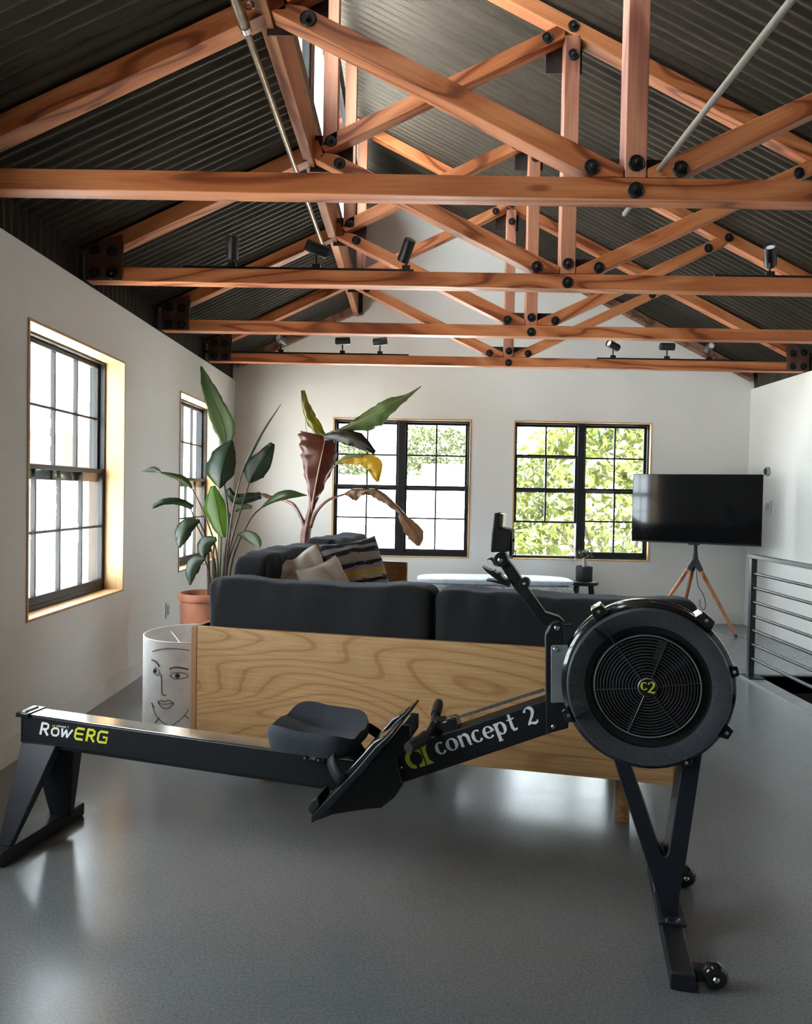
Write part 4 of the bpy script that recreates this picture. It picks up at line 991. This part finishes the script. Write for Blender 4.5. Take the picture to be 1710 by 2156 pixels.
# ------------------------------------------------------------------ plants
def leaf(name, pts, wid, y, mat, parent, conv, fold=.35, wave=.0, rag=.0, seed=0, dy=None, n=5, rib=None, m=3):
    P = cr_pts([tuple(p) for p in pts], n); W_ = cr_pts([tuple(w_) if isinstance(w_, tuple) else (w_, w_) for w_ in wid], n); k = len(P)
    dys = cr_pts([(q,) for q in (dy or [0] * len(pts))], n); vs = []; rows = []
    for i, (p, w_) in enumerate(zip(P, W_)):
        a, c = P[max(i - 1, 0)], P[min(i + 1, k - 1)]; tx, tz = c[0] - a[0], c[1] - a[1]; l = math.hypot(tx, tz) or 1
        nx, nz = tz / l, -tx / l                    # to the left of travel in the picture is -n
        u0, v0 = conv(*p); yy = y + dys[i][0]; row = []
        for j in range(-m, m + 1):
            f = j / m; ww = (w_[1] if j > 0 else w_[0]) / CS
            ww *= 1 + rag * noise.noise(Vector((i * .83 + seed, 3.0 if j > 0 else 9.0, 1.5)))
            wv = wave * noise.noise(Vector((i * .55 + seed, f * 2.2, seed))) * abs(f)
            q = at(u0 - nx * ww * f, v0 - nz * ww * f, yy + fold * abs(f) ** 1.3 * max(w_) / CS * yy / FPX + wv)
            row.append(tuple(q))
        rows.append(row)
    mb = MB(); cc = 2 * m + 1
    mb.add([p for r_ in rows for p in r_], [(i * cc + j, i * cc + j + 1, (i + 1) * cc + j + 1, (i + 1) * cc + j) for i in range(k - 1) for j in range(cc - 1)])
    o = mk(name, mb, mat, parent, ang=80)
    md = o.modifiers.new('t', 'SOLIDIFY'); md.thickness = .0012; md.offset = 0
    if rib:
        mk('midrib', MB().tube([Vector(r_[m]) - Vector((0, .003, 0)) for r_ in rows], [rib * (1 - .75 * i / k) for i in range(k)], 6), 'midrib_pale' if rib > .004 else mat, o)
    return o
def stalk(name, pts, ys, r0, r1, mat, parent, conv, n=5):
    P = cr_pts([(*p, yy) for p, yy in zip(pts, ys)], n); k = len(P)
    return mk(name, MB().tube([at(*conv(p[0], p[1]), p[2]) for p in P], [r0 + (r1 - r0) * i / (k - 1) for i in range(k)], 8), mat, parent)
CS = 2.714
cv = lambda a, b_: (290 + a / CS, 740 + b_ / CS)

PC = Vector((-1.385, 5.0, 0))
bp = thing('potted_plant', 'tall green broad leaved plant in a terracotta pot in the left corner behind the sofa', 'potted plant', PC)
MPT = Matrix.Translation(PC)
mk('pot', MB().lathe([(0, 0), (.115, 0), (.125, .02), (.150, .30), (.158, .50), (.155, .535), (.168, .54), (.172, .555), (.168, .585), (.155, .588), (.150, .57), (.145, .545), (0, .545)], MPT, 48, cap=False), 'terracotta', bp)
mk('soil', MB().lathe([(.149, .545), (.08, .555), (0, .552)], MPT, 24, cap=False), 'soil', bp)
G = (462, 1465)      # where the stems leave the soil in the crop's own units
def stem(top, mid, r0=.010, r1=.006, yt=0, mat='stem_dark', gx=0):
    stalk('stem', [(G[0] + gx, G[1]), *mid, top], [5.0] + [5.0 + yt * .5] * len(mid) + [5.0 + yt], r0, r1, mat, bp, cv)
stem((400, 1150), [(408, 1350)], .016, .011, -.06, gx=-55)
stem((488, 720), [(495, 1200), (518, 980)], .015, .007, 0, gx=20)
stem((600, 680), [(505, 1230), (545, 900)], .012, .005, -.05, gx=30)
stem((637, 752), [(515, 1180), (590, 900)], .009, .005, .12, gx=40)
stem((715, 887), [(545, 1180), (640, 965)], .008, .004, .18, gx=45)
stem((310, 782), [(455, 1180), (390, 950)], .008, .004, -.12, gx=-10)
stem((302, 896), [(440, 1200), (350, 1020)], .007, .004, -.2, gx=-20)
stem((352, 972), [(430, 1190), (395, 1070)], .007, .004, -.25, gx=-25)
stem((478, 1062), [(470, 1250)], .009, .006, .05, mat='stem_green')
stem((440, 1072), [(428, 1230)], .008, .005, -.2, gx=-20)
stem((575, 1046), [(520, 1200)], .007, .004, .05, gx=30)
stem((382, 1186), [(415, 1290)], .007, .004, -.3, gx=-30)
lf = lambda *a, **k: leaf('leaf', a[0], a[1], 5.0 + a[2], a[3], bp, cv, rag=.14, **k)
lf([(492, 640), (502, 540), (502, 470), (482, 400), (442, 300), (398, 190), (362, 85)], [4, 22, 52, 62, 50, 34, 6], .02, 'leaf_green', fold=-.25, seed=1, rib=.0035, dy=[0, 0, .02, .05, .10, .16, .22])
lf([(470, 782), (478, 700), (502, 600), (538, 508)], [6, (88, 66), (78, 62), 8], -.10, 'leaf_dark', fold=.4, seed=2, rib=.003, dy=[0, -.03, 0, .05])
lf([(492, 1064), (470, 980), (452, 880), (430, 768)], [(18, 38), (52, 72), (76, 50), 14], .06, 'leaf_bright', fold=.2, seed=3, rib=.003)
lf([(598, 690), (650, 580), (735, 430), (820, 300)], [8, 8, 6, 1], -.05, 'leaf_dark', fold=2.0, seed=4)
lf([(636, 752), (668, 690), (720, 610), (772, 525)], [4, (72, 58), (50, 52), (14, 14)], .12, 'leaf_dark', fold=.35, wave=.03, seed=5, rib=.003, dy=[0, -.02, -.05, -.03])
lf([(714, 888), (770, 858), (850, 822), (968, 822)], [5, (26, 8), (32, 22), 2], .18, 'leaf_green', fold=.5, seed=6, dy=[0, -.04, -.08, -.05])
lf([(518, 782), (556, 832), (630, 838), (705, 822)], [(12, 14), (22, 36), (30, 26), (18, 18)], .10, 'leaf_dark', fold=.8, wave=.04, seed=7)
lf([(560, 915), (600, 885), (655, 890)], [4, 18, 8], .14, 'leaf_green', fold=.4, seed=8)
lf([(572, 1045), (630, 1052), (680, 1085), (698, 1122)], [5, 30, 28, 4], .05, 'leaf_green', fold=.3, seed=9, dy=[0, -.03, -.06, -.08])
lf([(312, 784), (262, 738), (205, 708), (130, 692)], [(6, 6), (14, 24), (16, 12), (5, 5)], -.12, 'leaf_green', fold=.9, seed=10, dy=[0, -.05, -.1, -.16])
lf([(134, 691), (92, 674), (24, 688)], [3, (16, 16), 1], -.28, 'leaf_dark', fold=.5, seed=11)
lf([(314, 892), (235, 858), (150, 860), (82, 892)], [(16, 16), (20, 20), (16, 18), (8, 10)], -.20, 'leaf_dark', fold=.7, seed=12, dy=[0, -.05, -.1, -.12])
lf([(356, 968), (285, 1000), (250, 1060), (240, 1124)], [(6, 10), (40, 46), (40, 40), 5], -.25, 'leaf_dark', fold=.4, wave=.02, seed=13, dy=[0, -.04, -.06, -.06])
lf([(452, 1076), (395, 1095), (375, 1135), (378, 1182)], [(6, 16), (40, 40), (44, 36), 5], -.28, 'leaf_dark', fold=.4, wave=.02, seed=14)
lf([(388, 1186), (335, 1205), (305, 1260), (300, 1335)], [(5, 8), (36, 38), (36, 34), 5], -.34, 'leaf_dark', fold=.35, seed=15)

PB = Vector((-1.05, 6.75, 0))
bn = thing('potted_plant', 'banana plant with red, yellow and dried brown leaves before the back wall', 'potted plant', PB)
MPB = Matrix.Translation(PB)
mk('pot', MB().lathe([(0, 0), (.14, 0), (.17, .30), (.18, .36), (.165, .36), (.16, .33), (0, .33)], MPB, 36, cap=False), 'terracotta', bn)
mk('soil', MB().lathe([(.16, .332), (0, .34)], MPB, 24, cap=False), 'soil', bn)
YBN = 6.75
bs = lambda pts, r0, r1, mat='stem_red', ys=None: stalk('stem', pts, ys or [YBN] * len(pts), r0, r1, mat, bn, cv)
trk = bs([(950, 1560), (955, 1300), (958, 1075), (968, 1000)], .055, .042, ys=[YBN] * 4)
bs([(968, 1010), (980, 940), (1005, 830)], .040, .016)
bs([(985, 1005), (1020, 920), (1090, 850), (1185, 815)], .022, .009, ys=[YBN, YBN - .05, YBN - .1, YBN - .12])
bs([(960, 1020), (940, 960), (895, 880), (835, 850), (770, 832)], .024, .008, ys=[YBN, YBN, YBN + .05, YBN + .1, YBN + .12])
bs([(1060, 760), (1095, 690), (1140, 640)], .008, .006, ys=[YBN, YBN - .1, YBN - .15])
bl_ = lambda *a, **k: leaf('leaf', a[0], a[1], YBN + a[2], a[3], bn, cv, rag=.24, **k)
bl_([(1058, 480), (1000, 410), (958, 320), (944, 222)], [(26, 20), (28, 40), (18, 30), (12, 10)], .10, 'leaf_olive', fold=.5, wave=.10, seed=21, dy=[0, .05, .05, 0])
bl_([(985, 960), (1002, 850), (1030, 700), (1055, 580), (1076, 485)], [(10, 8), (24, 26), (82, 66), (128, 84), (140, 40)], 0, 'leaf_red', fold=.28, wave=.06, seed=22, rib=.011, dy=[0, -.02, -.04, -.04, 0], n=6)
bl_([(1062, 485), (1160, 478), (1260, 505), (1356, 578)], [(12, 26), (34, 44), (40, 48), (10, 12)], -.22, 'leaf_shadow', fold=.5, wave=.08, seed=23, dy=[.1, 0, -.05, -.05])
bl_([(1090, 470), (1200, 430), (1320, 372), (1430, 310), (1540, 250), (1620, 198)], [(6, 10), (14, 30), (34, 78), (36, 50), (8, 20), (2, 2)], -.12, 'leaf_pale', fold=.45, wave=.06, seed=24, rib=.006, dy=[0, -.05, -.1, -.14, -.1, -.08], n=6)
bl_([(1136, 642), (1200, 602), (1290, 602), (1352, 645), (1372, 745)], [(5, 6), (8, 46), (14, 50), (42, 56), (8, 10)], -.16, 'leaf_yellow', fold=.6, wave=.12, seed=25, dy=[0, -.06, -.1, -.12, -.12], n=6)
bl_([(1130, 640), (1200, 598), (1290, 598)], [(4, 4), (10, 12), (12, 8)], -.20, 'leaf_pale', fold=.5, seed=29, dy=[0, -.06, -.1])
bl_([(1182, 815), (1230, 796), (1300, 792), (1370, 800), (1440, 850), (1520, 935)], [(5, 6), (12, 60), (10, 26), (10, 42), (12, 34), (12, 10)], -.14, 'leaf_brown', fold=.5, wave=.10, seed=26, dy=[0, -.04, -.08, -.1, -.1, -.1], n=6)
bl_([(1504, 925), (1545, 985), (1590, 1050), (1605, 1112)], [(14, 18), (34, 40), (48, 46), (10, 10)], -.24, 'leaf_brown', fold=.3, wave=.04, seed=27, rib=.003)
bl_([(775, 836), (735, 828), (700, 812)], [(8, 6), (10, 14), (4, 4)], .12, 'leaf_red', fold=.4, seed=28)
# bud hanging by a thread beside the red leaf
mk('dry_strand', MB().tube([at(*cv(956, 380), YBN), at(*cv(962, 430), YBN), at(*cv(968, 475), YBN)], .002, 5), 'leaf_brown', bn)

# ------------------------------------------------------------------ day bed, stool, small plant
db = thing('day_bed', 'low upholstered bench in mottled grey with a pale blue top under the back windows', 'bench', (.815, 7.17, 0))
MD = Matrix.Translation((.815, 7.17, 0))
mk('upholstered_base', rbox_soft(.735, .265, .185, 9, 16, 2, .002), 'daybed_fabric', db, MD @ Matrix.Translation((0, 0, .262)))
mk('mattress', rbox_soft(.745, .26, .034, 4, 18, 3, .002), 'daybed_top', db, MD @ Matrix.Translation((0, 0, .466)))
for x_ in (-.70, .70):
    for y_ in (-.21, .21): mk('leg', MB().lathe([(.018, 0), (.024, .10)], MD @ Matrix.Translation((x_, y_, 0)), 12), 'black_frame', db)
SP = Vector((1.735, 7.42, 0)); MST = Matrix.Translation(SP)
sl = thing('stool', 'small round black wooden stool holding a black plant pot', 'stool', SP)
mk('seat', MB().lathe([(0, .405), (.125, .405), (.140, .412), (.143, .425), (.138, .440), (.10, .445), (0, .440)], MST, 40, cap=False), 'black_frame', sl)
for a in (35, 145, 215, 325):
    c, s_ = math.cos(R(a)), math.sin(R(a))
    mk('leg', MB().cyl((SP.x + c * .135, SP.y + s_ * .135, 0), (SP.x + c * .085, SP.y + s_ * .085, .408), .012, .016, 12), 'black_frame', sl)
sc_ = thing('potted_succulent', 'small tree like succulent with a pale stem in a black pot on the stool', 'potted plant', (SP.x, SP.y, .441))
MP2 = MST @ Matrix.Translation((0, 0, .4415))
mk('pot', MB().lathe([(0, 0), (.078, 0), (.082, .006), (.083, .150), (.077, .150), (.076, .135), (0, .135)], MP2, 36, cap=False), 'pot_black', sc_)
b0 = Vector((SP.x, SP.y, .57))
mk('stem', MB().tube([b0, b0 + Vector((.005, 0, .05)), b0 + Vector((-.003, 0, .10)), b0 + Vector((.01, 0, .14))], [.024, .019, .014, .010], 10), 'midrib_pale', sc_)
rnd = random.Random(3); br = MB(); lv = MB()
for i in range(16):
    a = rnd.uniform(0, 2 * PI); e = rnd.uniform(.2, 1.3); l = rnd.uniform(.05, .11)
    p0 = b0 + Vector((0, 0, .10)); p1 = p0 + Vector((math.cos(a) * math.cos(e), math.sin(a) * math.cos(e), math.sin(e))) * l
    br.cyl(p0, p1, .004, .002, 6)
    for j in range(12):
        d = Vector((rnd.gauss(0, 1), rnd.gauss(0, 1), rnd.gauss(.4, 1))).normalized(); q = p0.lerp(p1, rnd.uniform(.6, 1.05)); w_ = d.orthogonal().normalized() * .005
        lv.add([q - w_, q + d * .016 + w_ * .8, q + d * .030, q + d * .016 - w_ * 1.6], [(0, 1, 2, 3)])
mk('branches', br, 'stem_dark', sc_); mk('foliage', lv, 'leaf_dark', sc_)
tn = MB()
for i in range(4):
    P = []
    for j in range(26):
        t = j / 25; a = t * 5.2 + i * .5; P.append(Vector((SP.x - .10 - .045 * (1 - .3 * t) * math.cos(a) * (1 - t * .2) - .02 * i * .4, SP.y + .02 * math.sin(a * 2 + i), .60 + .12 * (1 - .25 * t) * (1 + math.sin(a)) * .55 + .02 * i)))
    tn.tube(P, .0018, 5)
mk('curling_tendril', tn, 'stem_green', sc_)

# ------------------------------------------------------------------ television on a tripod
tl_, tr_ = at(1333, 1001, 7.38), at(1608, 1001, 6.86)
TW = math.hypot(tr_.x - tl_.x, tr_.y - tl_.y); TA = math.atan2(tr_.y - tl_.y, tr_.x - tl_.x)
MTV = Matrix.Translation(((tl_.x + tr_.x) / 2, (tl_.y + tr_.y) / 2, 1.185)) @ Matrix.Rotation(TA, 4, 'Z')
TH = .665
tv = thing('television', 'large flat black television on a wooden tripod near the back right corner', 'television', MTV.translation)
mk('housing', MB().box(-TW / 2, TW / 2, 0, .03, -TH / 2, TH / 2), 'track_black', tv, MTV, bevel=.003)
mk('screen', MB().box(-TW / 2 + .006, TW / 2 - .006, -.0015, .0, -TH / 2 + .016, TH / 2 - .006), 'screen_glass', tv, MTV)
mk('rear_housing', MB().box(-.32, .32, .03, .065, -.30, .12), 'track_black', tv, MTV, bevel=.008)
mk('sensor_bump', MB().box(-.05, .05, -.001, .02, -TH / 2 - .012, -TH / 2), 'track_black', tv, MTV, bevel=.002)
HB = Vector((2.745, 7.19, 0))
tp_ = thing('tv_tripod', 'wooden tripod with a black forked hub holding up the television', 'tripod stand', HB)
mk('pole', MB().cyl(HB + Vector((0, 0, .74)), HB + Vector((0, 0, 1.10)), .017), 'rail_steel', tp_)
mk('mount_plate', MB().box(HB.x - .14, HB.x + .14, HB.y - .012, HB.y + .0, 1.04, 1.24, ), 'rail_steel', tp_)
hub_z = .62; feet = [Vector((3.045, 6.905, 0)), Vector((2.20, 6.98, 0)), Vector((2.77, 7.60, 0))]
hm = MB(); hm.tube([HB + Vector((0, 0, .86)), HB + Vector((0, 0, .76)), HB + Vector((0, 0, .68)), HB + Vector((0, 0, .63))], [.018, .024, .034, .045], 14)
for f_ in feet:
    top = HB + Vector((0, 0, .70)); d = (f_ - top).normalized(); hm.tube([top, top + d * .06, top + d * .13], [.030, .027, .021], 10)
mk('tripod_hub', hm, 'pot_black', tp_)
for f_ in feet:
    top = HB + Vector((0, 0, .70)); d = (f_ - top).normalized(); l = (f_ - top).length
    M = Matrix.Translation(top + d * .125) @ d.to_track_quat('Z', 'Y').to_matrix().to_4x4()
    lg = mk('leg', MB().lathe([(.019, 0), (.0135, l - .125 - .03)], M, 16), 'walnut', tp_)
    mk('foot', MB().lathe([(.014, l - .158), (.014, l - .130), (0, l - .130)], M, 14), 'rubber', lg)
cb_ = [at(u, v, 7.2) for u, v in ((1468, 1160), (1467, 1200), (1470, 1233), (1481, 1252), (1486, 1275), (1481, 1284), (1474, 1274), (1474, 1262))]
tag(mk('power_cord', MB().tube([Vector(p) for p in cr_pts([tuple(q) for q in cb_], 5)], .0035, 6), 'cord_black'), 'thin dark power cord hanging behind the television tripod', 'cord')

# ------------------------------------------------------------------ outside
GZ = -3.4
struct(mk('ground', MB().box(-60, 60, -40, 120, GZ - .1, GZ), 'bounce_ground'))
def tree(name, label, c, rx, ry, rz_, n, size, mat, seed, trunk=True):
    t = thing(name, label, 'tree', (c[0], c[1], GZ), group='trees outside the back windows')
    rn = random.Random(seed); mb = MB()
    for i in range(n):
        a = rn.uniform(0, 2 * PI); z = rn.uniform(-1, 1); r_ = rn.uniform(.55, 1.0) ** .5
        k = (1 - z * z) ** .5 * r_; bump_ = 1 + .28 * noise.noise(Vector((math.cos(a) * 2, math.sin(a) * 2, z * 3 + seed)))
        p = Vector((c[0] + rx * k * math.cos(a) * bump_, c[1] + ry * k * math.sin(a) * bump_, c[2] + rz_ * z * r_ * bump_))
        d = Vector((rn.gauss(0, 1), rn.gauss(0, 1), rn.gauss(-.5, .8))).normalized(); w_ = d.orthogonal().normalized(); w_.rotate(Matrix.Rotation(rn.uniform(0, 6), 3, d)); up = d.cross(w_)
        s_ = size * rn.uniform(.7, 1.3)
        mb.add([p, p + d * s_ * .5 + w_ * s_ * .20 + up * s_ * .06, p + d * s_, p + d * s_ * .5 - w_ * s_ * .20 + up * s_ * .06, p + d * s_ * .5], [(0, 1, 4), (1, 2, 4), (2, 3, 4), (3, 0, 4)])
    mk('foliage', mb, mat, t, ang=180)
    tk = MB().tube([(c[0], c[1], GZ), (c[0] + .1, c[1], (GZ + c[2]) / 2), (c[0], c[1], c[2])], [rx * .09, rx * .07, rx * .04], 10)
    for i in range(7):
        a = rn.uniform(0, 6.28); tk.tube([(c[0], c[1], c[2] - rz_ * .4), (c[0] + math.cos(a) * rx * .4, c[1] + math.sin(a) * ry * .4, c[2] + rn.uniform(-.2, .3) * rz_), (c[0] + math.cos(a) * rx * .75, c[1] + math.sin(a) * ry * .75, c[2] + rn.uniform(-.2, .6) * rz_)], [rx * .03, rx * .02, rx * .008], 6)
    mk('trunk', tk, 'stem_dark', t)
tree('leafy_tree', 'large leafy yellow green tree filling the right back window', (2.95, 10.7, .5), 1.75, 1.2, 2.15, 9000, .19, 'tree_leaf', 5)
tree('leafy_tree', 'pale round tree seen small through the right half of the left back window', (1.15, 31, 3.05), 1.75, 1.4, 1.1, 2200, .30, 'far_leaf', 8)
tree('leafy_tree', 'pale pointed tree standing a little higher among the distant trees', (.14, 36.5, 3.8), .75, .75, 1.0, 700, .28, 'far_leaf', 11)
tree('leafy_tree', 'pale yellow green tree seen behind the banana leaves', (-2.5, 29.5, 2.6), 1.1, 1.0, .7, 1000, .28, 'far_leaf', 14)
pw = thing('boundary_wall', 'pale painted wall with soft blue shapes seen low through the left back window', 'wall', (-2.2, 20, GZ))
mk('painted_face', MB().box(-6.0, -.45, 20, 20.2, GZ, .45), 'painted_wall', pw)
mk('coping', MB().box(-6.05, -.4, 19.95, 20.25, .45, .52), 'building_white', pw)
lw_ = thing('low_building', 'long white flat roofed building outside beyond the left back window', 'building', (2, 24, GZ))
mk('wall', MB().box(-8, 9, 23, 26.5, GZ, 1.75), 'building_white', lw_); mk('roof', MB().box(-8.1, 9.1, 22.9, 26.6, 1.75, 1.85), 'roof_grey', lw_)
mk('fence', MB().box(.3, 3.2, 23.2, 23.26, 1.85, 2.25), 'roof_grey', lw_)
hs = thing('house', 'white house with a red gable roof seen through the nearest left window', 'house', (-13, 25, GZ))
mk('wall', MB().box(-17, -10.5, 22, 29, GZ, 1.9), 'building_white', hs)
mk('roof', MB().prism([(-12.9, 1.95), (-10.2, 1.95), (-10.2, 2.9), (-12.2, 2.9)], 21.8, 29.2), 'roof_red', hs); mk('flat_roof', MB().box(-17.1, -12.3, 21.9, 29.1, 2.9, 3.1), 'roof_grey', hs)
for i in range(3): mk('window_pane', MB().box(-16 + i * 1.9, -14.9 + i * 1.9, 21.95, 22, .2, 1.3), 'pane_teal', hs)
ho = thing('low_building', 'low white building with a band of small windows outside the left wall windows', 'building', (-8, 15, GZ))
mk('wall', MB().box(-12, -6.2, 11, 19, GZ, -.35), 'building_white', ho)
mk('roof', MB().prism([(-12.3, -.35), (-6.0, -.35), (-6.0, -.25), (-9.2, .55), (-12.3, -.25)], 10.8, 19.2), 'roof_grey', ho)
for i in range(7): mk('window_pane', MB().box(-6.2, -6.17, 11.4 + i * 1.05, 12.2 + i * 1.05, -1.6, -.8), 'pane_teal', ho)
mk('wall_panel', MB().box(-11.5, -6.3, 10.95, 11.0, -1.7, -.6), 'pane_teal', ho)

# ------------------------------------------------------------------ daylight
wd = bpy.data.worlds.new('sky'); sc.world = wd; wd.use_nodes = True
bg = wd.node_tree.nodes['Background']; bg.inputs[0].default_value = (.84, .93, 1.0, 1); bg.inputs[1].default_value = 11.0
sn_ = bpy.data.lights.new('sun', 'SUN'); sn_.energy = 70; sn_.angle = R(.6); sn_.color = (1, .95, .88)
so_ = bpy.data.objects.new('sun', sn_); COL.objects.link(so_); so_.rotation_euler = Vector((-.12, .55, -.82)).to_track_quat('-Z', 'Y').to_euler()
def portal(loc, rot, sx, sy):
    l = bpy.data.lights.new('window_portal', 'AREA'); l.shape = 'RECTANGLE'; l.size = sx; l.size_y = sy; l.cycles.is_portal = True
    o = bpy.data.objects.new('window_portal', l); COL.objects.link(o); o.location = loc; o.rotation_euler = rot
for (y0, y1, z0, z1) in WL: portal((XL - .19, (y0 + y1) / 2, (z0 + z1) / 2), (R(90), 0, R(-90)), y1 - y0, z1 - z0)
for (x0, x1, z0, z1) in WB: portal(((x0 + x1) / 2, YB + .18, (z0 + z1) / 2), (R(-90), 0, 0), x1 - x0, z1 - z0)
for (x0, x1, z0, z1) in WF: portal(((x0 + x1) / 2, YF - .18, (z0 + z1) / 2), (R(90), 0, 0), x1 - x0, z1 - z0)
portal((-.66, (YF + YB) / 2, 3.87), (R(90), 0, R(-90)), YB - YF, .95)
sc.view_settings.view_transform = 'Standard'; sc.view_settings.look = 'None'; sc.view_settings.gamma = 1; sc.view_settings.exposure = .6
sc.cycles.use_denoising = True; sc.cycles.use_adaptive_sampling = True; sc.cycles.adaptive_threshold = .03
sc.cycles.max_bounces = 8; sc.cycles.diffuse_bounces = 5; sc.cycles.glossy_bounces = 4; sc.cycles.transmission_bounces = 4; sc.cycles.transparent_max_bounces = 12
sc.cycles.sample_clamp_indirect = 30
sc.cycles.caustics_reflective = False; sc.cycles.caustics_refractive = False
